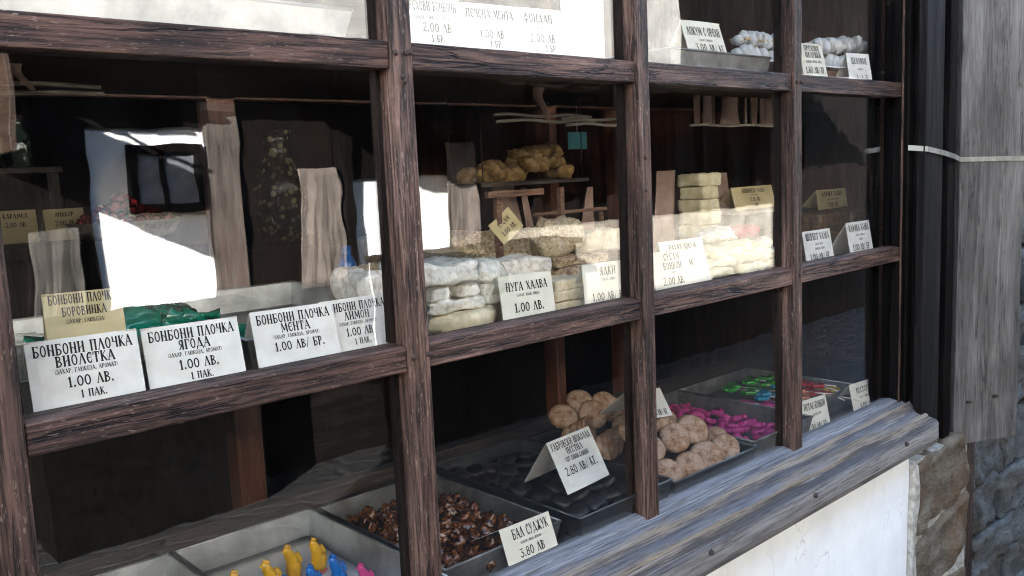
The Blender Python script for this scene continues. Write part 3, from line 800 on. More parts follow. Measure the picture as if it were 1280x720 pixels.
# ================================================================== OPPOSITE SIDE OF THE STREET
oh = thing('opposite_house', 'white plastered house with dark timber shopfront across the street', 'house', (0, -4, 0))
def op(name, mb, mat, bevel=0):
    return mb.build(name, mat, oh, bevel=bevel)
for nm, mb, mt in (
    ('parapet', MB().box(4.7, 9.2, -4.4, -4.0, -.3, 1.12), 'parapet'),
    ('wall', MB().box(-8, 4.7, -4.4, -4.0, -.3, 4.6), 'plaster'),
    ('upper_wall', MB().box(4.7, 9.2, -4.4, -4.0, 2.50, 4.6), 'upper'),
    ('upper_band', MB().box(-1.5, 4.699, -3.998, -3.985, 2.505, 4.4), 'upper'),
    ('timber_cladding', MB().box(-8, 1.60, -3.995, -3.96, .36, 2.43), 'dark_z'),
    ('shade_band', MB().box(1.605, 2.27, -3.998, -3.965, 1.95, 2.43), 'dark_x'),  # dark strip painted in for awning shade on the white plaster
    ('shade_panel', MB().box(3.275, 4.335, -3.998, -3.965, 1.60, 2.43), 'dark_z'),  # dark sheet deepening the shade on the white wall under the awning
    ('door_shade_band', MB().box(2.275, 3.19, -3.998, -3.925, 2.105, 2.43), 'dark_x'),  # continues the painted shade above the doorway
    ('gable_boarding', MB().box(7.1, 9.2, -3.995, -3.96, 2.51, 4.44), 'dark_z'),
    ('plinth', MB().box(-8, 9.2, -3.99, -3.93, -.3, .42), 'dark_x'),
    ('shopfront', MB().box(4.7, 9.2, -4.3, -4.22, 1.12, 2.5), 'dark_z'),
    ('roof', MB().prism([(-3.3, 4.45), (-3.3, 4.55), (-7, 6.2), (-10, 4.6), (-10, 4.5), (-7, 6.1)], 'x', -8.5, 12.5), 'tar'),
    ('side_awning', MB().prism([(-4.0, 2.46), (-4.0, 2.50), (-3.45, 2.40), (-3.45, 2.36)], 'x', -1.5, 2.355), 'dark_x'),
    ('awning', MB().prism([(-4.0, 2.44), (-4.0, 2.48), (-2.85, 2.32), (-2.85, 2.28)], 'x', 2.36, 9.19), 'dark_x'),
    ('grey_door_board', MB().box(2.28, 2.50, -3.98, -3.93, .4, 2.05), 'grey_z'),
    ('doorway', MB().box(2.52, 3.19, -3.995, -3.96, .36, 2.1), 'room'),
    ('door_post', MB().box(3.20, 3.27, -3.99, -3.88, .3, 2.43), 'dark_z'),
    ('shutter_board', MB().box(4.34, 4.66, -3.99, -3.90, .4, 2.42), 'dark_z'),
    ):
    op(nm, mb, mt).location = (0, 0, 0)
for a, b, c, d in ((1.86, 2.22, 1.50, 1.80), (.9, 1.4, 1.3, 2.0), (-.6, .2, 1.3, 2.0)):
    f = MB()
    f.box(a - .04, b + .04, -3.999, -3.95, d, d + .05).box(a - .04, b + .04, -3.999, -3.95, c - .05, c).box(a - .04, a, -3.999, -3.95, c, d).box(b, b + .04, -3.999, -3.95, c, d).box((a + b) / 2 - .015, (a + b) / 2 + .015, -3.998, -3.965, c, d)
    fo = op('window', f, 'dark_z'); fo.location = (0, 0, 0)
    MB().box(a, b, -3.998, -3.985, c, d).build('pane', 'pane_grey', fo)
for i in range(10):
    x = 4.75 + i * .49
    fo = op('shopfront_post', MB().box(x - .03, x + .03, -4.21, -4.12, 1.13, 2.49), 'dark_z'); fo.location = (0, 0, 0)
rs_l = random.Random(19)
def slates(x0, x1, zf, yf, slope):                      # uneven stone slabs along the awning edge
    mb = MB(); x = x0
    while x < x1:
        wd = rs_l.uniform(.10, .24); ln = rs_l.uniform(.0, .14)
        xe = min(x + wd + .004, x1)
        mb.prism([(yf - .25, zf + .25 * slope + .012), (yf - .25, zf + .25 * slope + .03), (yf + ln, zf - ln * slope + .03), (yf + ln, zf - ln * slope + .012)], 'x', x, xe)
        x += wd
    return mb
op('slate_edge', slates(-1.5, 2.35, 2.40, -3.45, .18), 'tar')
op('slate_edge', slates(2.37, 9.18, 2.32, -2.85, .14), 'tar')
oh.location = (0, 0, 0)
sg = thing('shadow_board', 'dark wooden board added across the street to cast a slanting shadow', 'shadow caster', (0, 0, 0))  # added only for the diagonal shadow band on the white wall
MB().box(1.03, 1.06, -3.98, -3.08, 1.785, 2.255).build('board', 'shelf_y', sg, bevel=.004)
MB().tube([(1.045, -4.0, 2.30), (1.045, -3.05, 2.30)], .012).build('bracket', 'iron', sg)
dk = thing('timber_house', 'dark timber house further down the street', 'house', (0, 0, 0))
MB().box(9.21, 20, -9, -3.9, -.3, 4.2).build('wall', 'dark_z', dk)
MB().prism([(-9.4, 4.2), (-5.8, 6.2), (-3.5, 4.2)], 'x', 9.21, 20.3).build('roof', 'tar', dk)
ct = thing('glare_block', 'dark timber block added opposite to mask the bright wall in reflection', 'counter', (0, 0, 0))  # added dark mass, hides the sunlit wall from the middle panes
MB().box(3.32, 5.16, -3.90, -3.52, 1.03, 1.07).build('top_board', 'dark_x', ct)
MB().box(3.36, 5.12, -3.86, -3.58, -.3, 1.029).build('panelled_base', 'dark_z', ct)
tr_ = thing('low_glare_block', 'long dark timber block added opposite to keep glare off the front cards', 'glare block', (0, 0, 0))  # added so the sunlit wall does not wash out the bonbon cards
MB().box(1.1, 2.36, -3.90, -3.50, .88, .93).build('top_board', 'dark_x', tr_)
MB().box(1.14, 2.32, -3.86, -3.56, -.3, .879).build('panelled_base', 'shade_black', tr_)  # near-black colour replaces the missing shade here
# cloths hung in the sun over the way
def drape(label, x0, x1, z0, z1, y, seed, flare=0.0, mat='cloth', hem=.0):
    vs = []; nx, nz = 40, 14
    for i in range(nx + 1):
        for j in range(nz + 1):
            t = j / nz; u = i / nx
            xc = (x0 + x1) / 2
            x = xc + (x0 + (x1 - x0) * u - xc) * (1 + flare * (1 - t) ** 1.3) + .02 * noise.noise(Vector((seed, t * 3, 0)))
            fold = noise.fractal(Vector((u * 4.2 + .5 * (1 - t), seed * 3.1, t * .8)), 1, 2, 3)
            vs.append((x, y + .022 * fold * (.4 + (1 - t)), z0 + (z1 - z0) * t + hem * (1 - t) * noise.noise(Vector((u * 2.5, seed, 7)))))
    fs = [(i * (nz + 1) + j, (i + 1) * (nz + 1) + j, (i + 1) * (nz + 1) + j + 1, i * (nz + 1) + j + 1) for i in range(nx) for j in range(nz)]
    o = MB().add(vs, fs, 0, True).build('hanging_cloth', mat)
    sl = o.modifiers.new('thick', 'SOLIDIFY'); sl.thickness = .006
    return tag(o, label, 'cloth', 'cloths hung across the street')
drape('dim grey cloth hung on the dark boards left of the white wall', 1.26, 1.50, .55, 1.40, -3.9, 6, .1, mat='grey_cloth')
drape('beige linen cloth hung beside the doorway across the street', 2.86, 3.17, .9, 1.68, -3.9, 3, .12)
drape('grey linen cloth hung on the wall across the street', 4.06, 4.36, .9, 1.85, -3.88, 4, .3)

# ================================================================== GOODS
Z0, Z1, Z2 = .799, 1.299, 1.827
def tray(label, x0, x1, y0, y1, z, h, mat, slope=.012, group='trays of sweets'):
    """pressed sheet tray: floor, four flared walls and a rolled rim"""
    mb = MB()
    t = .0018
    def ring(x0, x1, y0, y1, z): return [(x0, y0, z), (x1, y0, z), (x1, y1, z), (x0, y1, z)]
    s_ = slope
    ro = ring(x0, x1, y0, y1, z + h); bo = ring(x0 + s_, x1 - s_, y0 + s_, y1 - s_, z)
    ri = ring(x0 + t, x1 - t, y0 + t, y1 - t, z + h); bi = ring(x0 + s_ + t, x1 - s_ - t, y0 + s_ + t, y1 - s_ - t, z + t)
    vs = bo + ro + ri + bi
    fs = [(0, 3, 2, 1), (12, 13, 14, 15)]
    for a, b in ((0, 4), (4, 8), (8, 12)):
        for q in range(4):
            fs.append((a + q, a + (q + 1) % 4, b + (q + 1) % 4, b + q))
    mb.add(vs, fs)
    th = thing('tray', label, 'tray', ((x0 + x1) / 2, (y0 + y1) / 2, z), group)
    o = Vector(th.location)
    b = mb.build('pan', mat, th); b.location = -o
    rm = MB()
    c = ring(x0, x1, y0, y1, z + h)
    for q in range(4):
        rm.tube([c[q], c[(q + 1) % 4]], .0028, 8)
    r_ = rm.build('rolled_rim', mat, th); r_.location = -o
    return th

# ---- shelf one, from the left
tray('tin tray of green wrapped bonbons behind the violet card', .24, .60, .10, .76, Z1, .052, 'tin')
tray('bright tin tray behind the mint and lemon bonbon cards', .61, 1.06, .10, .78, Z1, .056, 'tin')
def bag(x, y, z, rad, seed, mat, label, rz=0):
    mb = MB()
    mb.blob((0, 0, 0), rad, seed, .28, 1.6, 4, oct=4)
    for sgn in (-1, 1):                                  # twisted, flared ends
        vs = []; fs = []
        for i in range(3):
            for k in range(10):
                a = 2 * math.pi * k / 10
                r = (.010, .006, .022)[i]
                vs.append((sgn * (rad[0] * .9 + .02 * i), r * math.cos(a), r * .5 * math.sin(a) + .004 * math.sin(k * 2.1)))
        for i in range(2):
            for k in range(10):
                fs.append((i * 10 + k, i * 10 + (k + 1) % 10, (i + 1) * 10 + (k + 1) % 10, (i + 1) * 10 + k))
        mb.add(vs, fs, 0, True)
    o = mb.build('candy_bag', mat)
    o.location = (x, y, z); o.rotation_euler = (0, 0, rz)
    return tag(o, label, 'candy bag', 'bags of bonbons')
bag(.47, .30, 1.375, (.10, .05, .045), 1, 'green_bag', 'crumpled green cellophane bag under the blueberry bonbon card', .2)
bag(.57, .36, 1.37, (.07, .05, .03), 2, 'green_bag', 'green cellophane bag right of the blueberry card', -.5)
bag(.36, .42, 1.34, (.07, .05, .03), 3, 'film', 'clear cellophane bag at the far left of the tin tray', .6)
bag(.50, .22, 1.335, (.06, .04, .022), 5, 'film', 'small clear cellophane bag behind the strawberry card', -.2)
bag(.66, .23, 1.33, (.05, .05, .026), 6, 'green_bag', 'green cellophane bag behind the gap between the strawberry and mint cards', 1.2)

bx = ('БОНБОНИ ПЛОЧКА', '(ЗАХАР, ГЛЮКОЗА, АРОМАТ)')
def sweet_card(label, name, x, y, z, yaw, tilt, wd, h, price='1.00 ЛВ.', pk='1 ПАК.', mat='paper', **k):
    dp = (z - Z1) / math.cos(R(tilt))
    return card(label, x, y, z, yaw, tilt, wd, h, L4(bx[0], name, bx[1], price, pk), mat, drop=dp, **k)
sweet_card('white price card for violet bonbons, leftmost of the front row', 'ВИОЛЕТКА', .359, .055, 1.317, -5.9, 14.5, .142, .090, bend=.003)
sweet_card('white price card for strawberry bonbons', 'ЯГОДА', .511, .055, 1.313, -5.1, 15.1, .142, .090, bend=.003)
sweet_card('white price card for mint bonbons', 'МЕНТА', .680, .058, 1.313, -4.5, 15, .142, .090, '1.00 ЛВ/ БР.', ' ')
sweet_card('white price card for lemon bonbons, partly behind the mint card', 'ЛИМОН', .800, .066, 1.316, -3, 12.5, .130, .086)
card('tan price card for blueberry bonbons behind the violet card', .401, .19, 1.404, -10, 15, .108, .050, [('БОНБОНИ ПЛОЧКА', .80, .28, .86, 0), ('БОРОВИНКА', .42, .26, .56, 0), ('(ЗАХАР, ГЛЮКОЗА)', .12, .12, .5, 0)], 'paper_tan', drop=.10)
card('tan price card for nougat halva half hidden by the thick post', .985, .31, 1.366, 4, 22, .125, .046, [('НУГА ХАЛВА', .68, .36, .8, -.02), ('(ЗАХАР, ЯДКИ)', .28, .12, .4, 0)], 'paper_tan', drop=.07)
card('cream price card for nougat halva leaning on the white blocks', 1.189, .055, 1.312, -6.4, 8.2, .132, .088, [('НУГА ХАЛВА', .74, .19, .78, 0), ('(ЗАХАР, ЯДКИ, ЯЙЦА)', .54, .06, .5, 0), ('1.00 ЛВ.', .26, .20, .7, 0)], 'paper_cream', drop=.013)
card('white price card for nut brittle beside the second post', 1.428, .055, 1.308, -7.7, 5, .134, .091, [('ЯДКИ', .80, .19, .34, 0), ('(ЗАХАР, ЯДКИ)', .60, .06, .4, 0), ('1.00 ЛВ/ БР.', .20, .18, .74, .02)], 'paper_cream', drop=.010)
card('white price card for sesame bonbons right of the second post', 1.661, .055, 1.314, -4.8, 9, .125, .089, [('СУСАМ', .84, .18, .6, .0), ('БОНБОН', .60, .18, .62, 0), ('(ЗАХАР)', .42, .06, .3, 0), ('2.00 ЛВ.', .20, .19, .66, 0)], 'paper_cream', drop=.016)
card('white price card for rahat lokum standing behind the sesame card', 1.80, .12, 1.335, -2, 14.9, .172, .082, [('РАХАТ ЛОКУМ', .78, .18, .8, 0), ('(ЗАХАР)', .55, .07, .3, 0), ('2.00 ЛВ.', .28, .18, .6, 0)], 'paper_cream', drop=.036)
card('tan price card for silky halva on the raised dark tray', 2.488, .35, 1.455, 0, 14.7, .236, .070, [('КОПРИНЕНА ХАЛВА', .80, .19, .86, 0), ('(ЗАХАР, ГЛЮКОЗА)', .60, .06, .5, 0), ('0.80 ЛВ.', .40, .19, .5, 0), ('1 БР.', .14, .15, .22, 0)], 'paper_tan', drop=.004)
card('tan price card for brown halva on top of the dark slabs', 2.93, .32, 1.429, -4, 9, .185, .065, [('КАФЯВА ХАЛВА', .76, .24, .74, 0), ('(ЗАХАР, ГЛЮКОЗА, КАКАО)', .46, .08, .7, 0), ('1.00 ЛВ.', .16, .24, .52, 0)], 'paper_tan', drop=.004)
card('white price card for sherbet halva right of the third post', 2.349, .055, 1.311, -1, 10.2, .152, .088, [('ШЕРБЕТ ХАЛВА', .80, .22, .84, 0), ('(ЗАХАР, ВОДА)', .55, .07, .6, 0), ('(ГЛЮКОЗА, ЯДКИ)', .40, .07, .66, 0), ('1.00 ЛВ/ БР.', .14, .20, .78, 0)], 'paper', drop=.012)
card('white price card for brown halva on the shelf front by the frame', 2.602, .055, 1.314, 0, 10, .150, .092, [('КАФЯВА ХАЛВА', .80, .22, .84, 0), ('(ЗАХАР, ГЛЮКОЗА)', .56, .07, .5, 0), ('(КАКАО)', .42, .07, .4, 0), ('1.00 ЛВ/ БР.', .16, .20, .74, 0)], 'paper', drop=.015)
card('cream price card for cockerel bonbons below, right of the third post', 2.354, .062, .803, -5.7, 12.5, .126, .098, [('ПЕТЛЕ БОНБОН', .78, .20, .82, 0), ('(ЗАХАР, БОЯ)', .52, .07, .36, 0), ('1.00 ЛВ/ БР.', .16, .18, .74, 0)], 'paper_cream')
card('cream price card for candies nearest the frame by the sill', 2.660, .066, .803, -4.5, 12.4, .140, .088, [('ПЕСТЕТА', .72, .20, .74, 0), ('(ЗАХАР, ГЛЮКОЗА)', .47, .07, .7, 0), ('1.00 ЛВ.', .16, .20, .6, .04)], 'paper_cream')
card('white price card for plum pestil on the dark chocolates', 1.440, .16, .899, 6, 28, .162, .095, [('ГАБРОВСКИ ШОКОЛАД', .84, .17, .9, 0), ('ПЕСТИЛ', .64, .16, .42, 0), ('(ОТ СИНИ СЛИВИ)', .45, .12, .54, 0), ('2.80 ЛВ/ КГ.', .18, .20, .74, 0)], 'paper', back=.075, drop=.03)
card('cream price card for honey sweets leaning at the lower front', 1.160, .037, .809, -1, 21, .1365, .090, [('БАЛ СУДЖУК', .80, .22, .72, .06), ('(ЗАХАР, МЕД, ОРЕХИ)', .58, .06, .5, .02), ('3.80 ЛВ', .36, .19, .56, .0), ('1 БР.', .14, .14, .26, .06)], 'paper_cream', back=.09, flap_z=.035, drop=.01)
card('white price card tilted among the ginger cookies behind the post', 1.775, .21, .945, 4, 34, .160, .082, [('СОДЕНКИ', .80, .18, .7, 0), ('(ЗАХАР, БРАШНО)', .55, .08, .5, 0), ('1.15 ЛВ/ КГ', .18, .18, .5, .14)], 'paper', roll=8, drop=.0, back=.08)
card('white price card for walnut bonbons on the top shelf', .985, .055, 1.829, -6, 6, .124, .084, [('ОРЕХОВИ БОНБОНИ', .80, .19, .84, 0), ('(ЗАХАР, ГЛЮКОЗА, ОРЕХИ)', .56, .07, .6, 0), ('2.00 ЛВ', .36, .18, .66, .06), ('1 БР.', .13, .14, .3, .06)], 'paper')
card('white price card for baked mint in the middle of the top shelf', 1.122, .055, 1.829, -6, 6, .128, .084, [('ПЕЧЕНА МЕНТА', .78, .19, .84, 0), ('(ЗАХАР)', .56, .07, .3, -.1), ('1.00 ЛВ', .34, .17, .6, 0), ('1 БР.', .12, .14, .3, .06)], 'paper')
card('white price card for fondant left of the second post on top', 1.262, .055, 1.829, -6, 6, .132, .088, [('ФОНДАН', .78, .19, .6, -.1), ('(ЗАХАР)', .56, .07, .3, -.1), ('2.00 ЛВ', .34, .18, .56, -.05), ('1 БР.', .12, .14, .3, .1)], 'paper')
card('cream price card for walnut lokum standing on the old tin tray', 1.848, .08, 1.869, -3.5, 18.7, .148, .081, [('ЛОКУМ С ОРЕХИ', .66, .26, .84, 0), ('(ЗАХАР, ГЛЮКОЗА)', .38, .07, .7, 0), ('3.00 ЛВ/ КГ', .14, .22, .8, .06)], 'paper_cream', back=.05, drop=.004)
card('cream price card for walnut meringues right of the third post', 2.337, .062, 1.830, -5.7, 14.2, .112, .094, [('ОРЕХОВИ', .86, .17, .62, 0), ('ЦЕЛУВКИ', .65, .17, .66, .02), ('(ЗАХАР, ОРЕХИ, ЯЙЦА)', .44, .07, .8, 0), ('1.60 ЛВ/ БР.', .18, .19, .8, 0)], 'paper_cream', bend=.004)
card('white price card for plain meringues under the stacked white pair', 2.606, .065, 1.832, -8, 10, .113, .078, [('ЦЕЛУВКИ', .70, .24, .66, 0), ('(ЗАХАР)', .38, .09, .4, 0), ('1.10 ЛВ/ БР.', .06, .20, .7, 0)], 'paper', back=.04)

def block(name, label, cat, x0, x1, y0, y1, z0, z1, mat, seed, group=None, amp=.004, rz=0, rnd=.12, ry=0):
    mb = MB()
    w_, d_, h_ = (x1 - x0) / 2, (y1 - y0) / 2, (z1 - z0)
    mb.rock(-w_, w_, -d_, d_, 0, h_, seed, amp, 10, 22, 0, rnd=rnd, smooth=True)
    o = mb.build(name, mat)
    o.location = ((x0 + x1) / 2, (y0 + y1) / 2, z0)
    o.rotation_euler = (0, ry, rz)
    return tag(o, label, cat, group)
GN = 'blocks of white nougat'
wh = MB(); wh.lathe([(0, 0), (.105, 0), (.122, .012), (.124, .034), (.112, .042), (0, .043)], n=48)
for i, p in enumerate(wh.v):
    wh.v[i] = p * (1 + .03 * noise.noise(p * 25))
o = wh.build('nougat_round', 'nougat_cream'); o.location = (1.06, .195, Z1)
tag(o, 'round cream nougat wheel under the white blocks', 'nougat wheel')
mb = MB(); mb.rock(.938, 1.178, .066, .30, Z1 + .004, Z1 + .152, 77, .016, 16, 9, rnd=.45)
o = mb.build('film_wrap', 'film'); tag(o, 'crumpled clear film wrapped round the nougat stack', 'film')
zb = Z1 + .044
block('nougat_block', 'wide white nougat slab, lowest above the wheel', 'nougat', .965, 1.10, .09, .25, zb, zb + .022, 'nougat', 1, GN, amp=.011, rnd=.24)
block('nougat_block', 'small white nougat cube left of the hollow in the stack', 'nougat', .968, 1.020, .09, .22, zb + .023, zb + .052, 'nougat', 2, GN, amp=.011, rnd=.24)
block('nougat_block', 'small white nougat cube right of the hollow in the stack', 'nougat', 1.045, 1.092, .09, .22, zb + .023, zb + .052, 'nougat', 3, GN, amp=.011, rnd=.24)
block('nougat_block', 'long white nougat slab across the top of the stack', 'nougat', .955, 1.085, .085, .24, zb + .053, zb + .094, 'nougat', 4, GN, amp=.011, rnd=.24, rz=-.05)
block('nougat_block', 'white nougat block at the lower right end of the stack', 'nougat', 1.102, 1.150, .10, .24, zb, zb + .045, 'nougat', 5, GN, amp=.011, rnd=.24, rz=.1)
block('nougat_block', 'white nougat block at the upper right end of the stack', 'nougat', 1.096, 1.150, .10, .25, zb + .046, zb + .088, 'nougat', 6, GN, amp=.011, rnd=.24, rz=.06)
block('nougat_block', 'grey white nougat block left of the thick post', 'nougat', .885, .948, .17, .32, Z1, Z1 + .055, 'nougat', 7, GN, amp=.011, rnd=.24, rz=.15)
block('nougat_block', 'grey white nougat block on top, left of the thick post', 'nougat', .885, .955, .17, .31, Z1 + .056, Z1 + .125, 'nougat', 8, GN, amp=.011, rnd=.24, rz=-.12)
block('nougat_block', 'long bluish white nougat slab behind the cream nougat card', 'nougat', 1.20, 1.395, .19, .28, 1.372, 1.412, 'nougat', 9, GN, amp=.011, rnd=.24, rz=.0)
block('nougat_block', 'pale nougat block under the long bluish slab', 'nougat', 1.21, 1.385, .19, .28, Z1, 1.371, 'nougat_cream', 10, GN)
for k in range(3):
    block('sesame_bar', ('bottom', 'middle', 'top')[k] + ' pale sesame bar stacked between the nougat and brittle cards', 'sesame bar', 1.30 + .004 * k, 1.425 - .006 * k, .10, .18, Z1 + .023 * k, Z1 + .0225 + .023 * k, 'nougat_cream', 20 + k, 'stacked sesame bars', .0025)
for k, (a, b, z, h) in enumerate(((1.42, 1.66, Z1, .026), (1.43, 1.65, Z1 + .027, .026), (1.41, 1.62, Z1 + .054, .024), (1.43, 1.60, Z1 + .079, .02))):
    block('brittle_slab', ('lowest', 'second lowest', 'second highest', 'highest')[k] + ' nut brittle slab in the stack behind the brittle card', 'brittle', a, b, .20, .33, z, z + h, 'brittle', 30 + k, 'slabs of nut brittle', .012, rz=.06 * (k % 3 - 1))
block('brittle_lump', 'tall rough lump of pale nut brittle on the slabs', 'brittle', 1.43, 1.545, .23, .32, Z1 + .10, Z1 + .185, 'sesame', 36, None, .020, rnd=.35)
block('brittle_slab', 'tan brittle slab leaning beside the second post', 'brittle', 1.56, 1.70, .24, .33, Z1 + .10, Z1 + .15, 'nougat_cream', 37, 'slabs of nut brittle', .008)
# sesame crumble in a crate
cr = thing('wooden_crate', 'small reddish wooden crate of sesame crumble', 'crate', (1.42, .42, Z1))
o_ = Vector(cr.location)
def cpart(name, mb, mat, par, bevel=.0015):
    ob = mb.build(name, mat, par, bevel=bevel); ob.location = -Vector(par.location); return ob
cpart('floor_board', MB().box(1.29, 1.60, .32, .52, Z1, Z1 + .012), 'crate', cr)
cpart('side_board', MB().box(1.29, 1.60, .315, .325, Z1, Z1 + .075), 'crate', cr)
cpart('side_board', MB().box(1.29, 1.60, .515, .525, Z1, Z1 + .075), 'crate', cr)
for px in (1.355, 1.565):
    cpart('post', MB().box(px - .007, px + .007, .32, .335, Z1 + .0, Z1 + .26), 'crate', cr)
cpart('top_bar', MB().box(1.32, 1.50, .318, .332, Z1 + .245, Z1 + .26), 'crate', cr)
mb = MB()
nxx, nyy = 40, 26
vs = [(1.295 + .30 * i / nxx, .327 + .186 * j / nyy, Z1 + .013 + (.04 + .105 * math.sin(math.pi * min(1, .15 + .8 * i / nxx)) ** .6 * math.sin(math.pi * (j + .6) / (nyy + 1.2)) ** .6) + .016 * noise.fractal(Vector((i * .55, j * .55, 3)), 1, 2, 3)) for i in range(nxx + 1) for j in range(nyy + 1)]
fs = [(i * (nyy + 1) + j, (i + 1) * (nyy + 1) + j, (i + 1) * (nyy + 1) + j + 1, i * (nyy + 1) + j + 1) for i in range(nxx) for j in range(nyy)]
hm = MB().add(vs, fs, 0, False)
rr = random.Random(3)
for k in range(260):
    i, j = rr.randint(0, nxx), rr.randint(0, nyy)
    p = vs[i * (nyy + 1) + j]
    hm.blob((p[0], p[1], p[2] + .002), (rr.uniform(.004, .009), rr.uniform(.003, .007), rr.uniform(.003, .006)), k, .4, 2, 1)
tag(hm.build('sesame_crumble', 'sesame'), 'heap of loose sesame crumble filling the crate', 'crumble', kind='stuff')
card('small tan price card tilted on the crate of sesame', 1.385, .305, 1.455, 0, 20, .075, .058, [('СУСАМ', .72, .2, .7, 0), ('1.00 ЛВ.', .35, .2, .7, 0)], 'paper_tan', roll=-32, tent=False)
# strips of brown paper standing behind the goods
def strip(label, xb, xt, wb, wt, y, z0, z1, seed, mat='ribbon'):
    n_ = 10; vs = []
    for j in range(n_ + 1):
        t = j / n_
        for i in range(5):
            u = i / 4 - .5
            ww = wb + (wt - wb) * t
            vs.append((xb + (xt - xb) * t + u * ww + .002 * noise.noise(Vector((seed, t * 4, i))), y + .008 * math.sin(i * 2.2 + seed + t * 2), z0 + (z1 - z0) * t))
    fs = [(j * 5 + i, j * 5 + i + 1, (j + 1) * 5 + i + 1, (j + 1) * 5 + i) for j in range(n_) for i in range(4)]
    o = MB().add(vs, fs, 0, True).build('paper_strip', mat)
    m_ = o.modifiers.new('thick', 'SOLIDIFY'); m_.thickness = .0015
    return tag(o, label, 'paper strip', 'strips of brown paper')
strip('wide brown paper strip standing at the right end of the sesame crate', 1.60, 1.56, .12, .06, .54, Z1, 1.60, 1)
strip('thin brown paper strip between the sesame crate and the nut brittle', 1.645, 1.60, .03, .024, .50, Z1, 1.56, 2)
strip('tapering brown paper strip behind the nut brittle, by the second post', 1.83, 1.86, .12, .03, .50, Z1, 1.55, 3)
strip('brown paper strip left of the column of pale halva', 2.11, 2.14, .13, .10, .44, Z1, 1.585, 4)
strip('brown paper strip right of the column of pale halva', 2.41, 2.38, .17, .08, .42, Z1, 1.57, 5)
fr2 = thing('wooden_rack', 'thin wooden rack standing behind the nut brittle', 'rack', (1.75, .44, Z1))
cpart('top_bar', MB().box(1.58, 1.86, .435, .445, 1.485, 1.494), 'crate', fr2)
for px in (1.60, 1.84):
    cpart('leg', MB().box(px - .005, px + .005, .435, .445, Z1, 1.484), 'crate', fr2)
# round halva wheel in a sieve
t = thing('sieve', 'round wooden sieve holding a grey halva wheel', 'sieve', (1.36, .66, Z1))
mb = MB(); mb.lathe([(.148, 0), (.152, .06), (.152, .145), (.146, .152), (.138, .145), (.136, .0)], n=48)
mb.build('rim', 'rim_wood', t)
o = MB(); o.lathe([(0, .02), (.132, .02), (.130, .085), (.118, .11), (.09, .128), (.05, .137), (0, .14)], n=48)
for i, p in enumerate(o.v): o.v[i] = p * (1 + .02 * noise.noise(p * 18))
o = o.build('halva_round', 'stone_wheel'); o.location = (1.30, .50, Z1 - .005)
tag(o, 'grey brown domed halva wheel leaning in front of the sieve', 'halva wheel')
# sack, blue bottle and loaf behind the thick post
sk = MB(); sk.blob((0, 0, .085), (.075, .06, .10), 11, .3, 1.6, 4, oct=4); sk.blob((.035, .0, .155), (.045, .04, .035), 12, .3, 2, 3)
o = sk.build('paper_sack', 'brown_halva'); o.location = (1.27, .64, Z1); tag(o, 'dark brown crumpled sack left of the thick post', 'sack')
bt = thing('blue_bottle', 'small blue plastic bottle beside the dark sack', 'bottle', (1.185, .72, Z1))
mb = MB(); mb.lathe([(0, 0), (.022, 0), (.024, .01), (.024, .09), (.012, .115), (0, .115)], n=24); mb.build('body', 'c_blue', bt)
mb = MB(); mb.lathe([(.013, .112), (.013, .135), (0, .137)], n=20); mb.build('cap', 'c_blue', bt)
block('loaf', 'small tan loaf in front of the dark sack', 'loaf', 1.10, 1.20, .50, .58, Z1, Z1 + .10, 'sesame', 44, None, .012, rnd=.4)
# hanging board with rusks
hb = thing('hanging_board', 'narrow dark board hung under the upper shelf with rusks', 'board', (1.56, .46, 1.575))
cpart('board', MB().box(1.37, 1.75, .40, .54, 1.568, 1.578), 'shelf_x', hb)
for x in (1.385, 1.735):
    for y in (.41, .53):
        cpart('cord', MB().tube([(x, y, 1.577), (x, y, 1.786)], .0016, 6), 'shelf_z', hb, 0)
protos = []
for k in range(4):
    mb = MB(); mb.blob((0, 0, 0), (.030, .024, .019), 50 + k, .35, 1.7, 3, oct=4)
    protos.append(mb)
rr = random.Random(12)
ru = []
for k in range(30):
    lay = 0 if k < 15 else (1 if k < 25 else 2)
    xx = rr.uniform(1.40 + .04 * lay, 1.715 - .01 * lay); yy = rr.uniform(.42 + .02 * lay, .52 - .02 * lay)
    zz = 1.594 + .026 * lay * (.5 + .7 * (xx - 1.40) / .3)
    if k < 4:
        o = protos[k].build('rusk', 'rusk')
        tag(o, 'lumpy golden rusk in the heap on the hanging board', 'rusk', 'golden rusks on the hanging board')
        ru.append(o)
    else:
        o = ru[k % 4].copy(); COL.objects.link(o)
    o.location = (xx, yy, zz); o.rotation_euler = (rr.uniform(-.6, .6), rr.uniform(-.6, .6), rr.uniform(0, 6))
# pale rods hung on strips
def rods(label, x0, x1, z, y, bends, ribs):
    t = thing('hanging_rod', label, 'hanging rod', (x0, y, z), 'pale rods hung under the upper shelf')
    for dz, dy in ((.0, 0), (-.013, -.012)):
        pts = [(x0 + (x1 - x0) * i / 8, y + dy, z + dz + bends * math.sin(i * 1.3 + dz * 99)) for i in range(9)]
        cpart('rod', MB().tube(pts, .0035, 8), 'pale_wood', t, 0)
    for xr, wd in ribs:
        vs = []
        for j in range(9):
            tt = j / 8
            for u in (-.5, .5):
                ww = wd * (1 - .55 * tt)
                vs.append((xr + u * ww + .02 * tt * tt, y - .02 + .008 * math.sin(tt * 6), 1.787 - (1.787 - z + .012) * tt))
        fs = [(j * 2, j * 2 + 1, j * 2 + 3, j * 2 + 2) for j in range(8)]
        ob = cpart('ribbon', MB().add(vs, fs, 0, True), 'ribbon', t, 0)
        ob.modifiers.new('thick', 'SOLIDIFY').thickness = .001
    return t
rods('pale twin rods hung on two brown ribbons over the rusks', 1.285, 1.60, 1.726, .25, .0025, ((1.41, .035),))
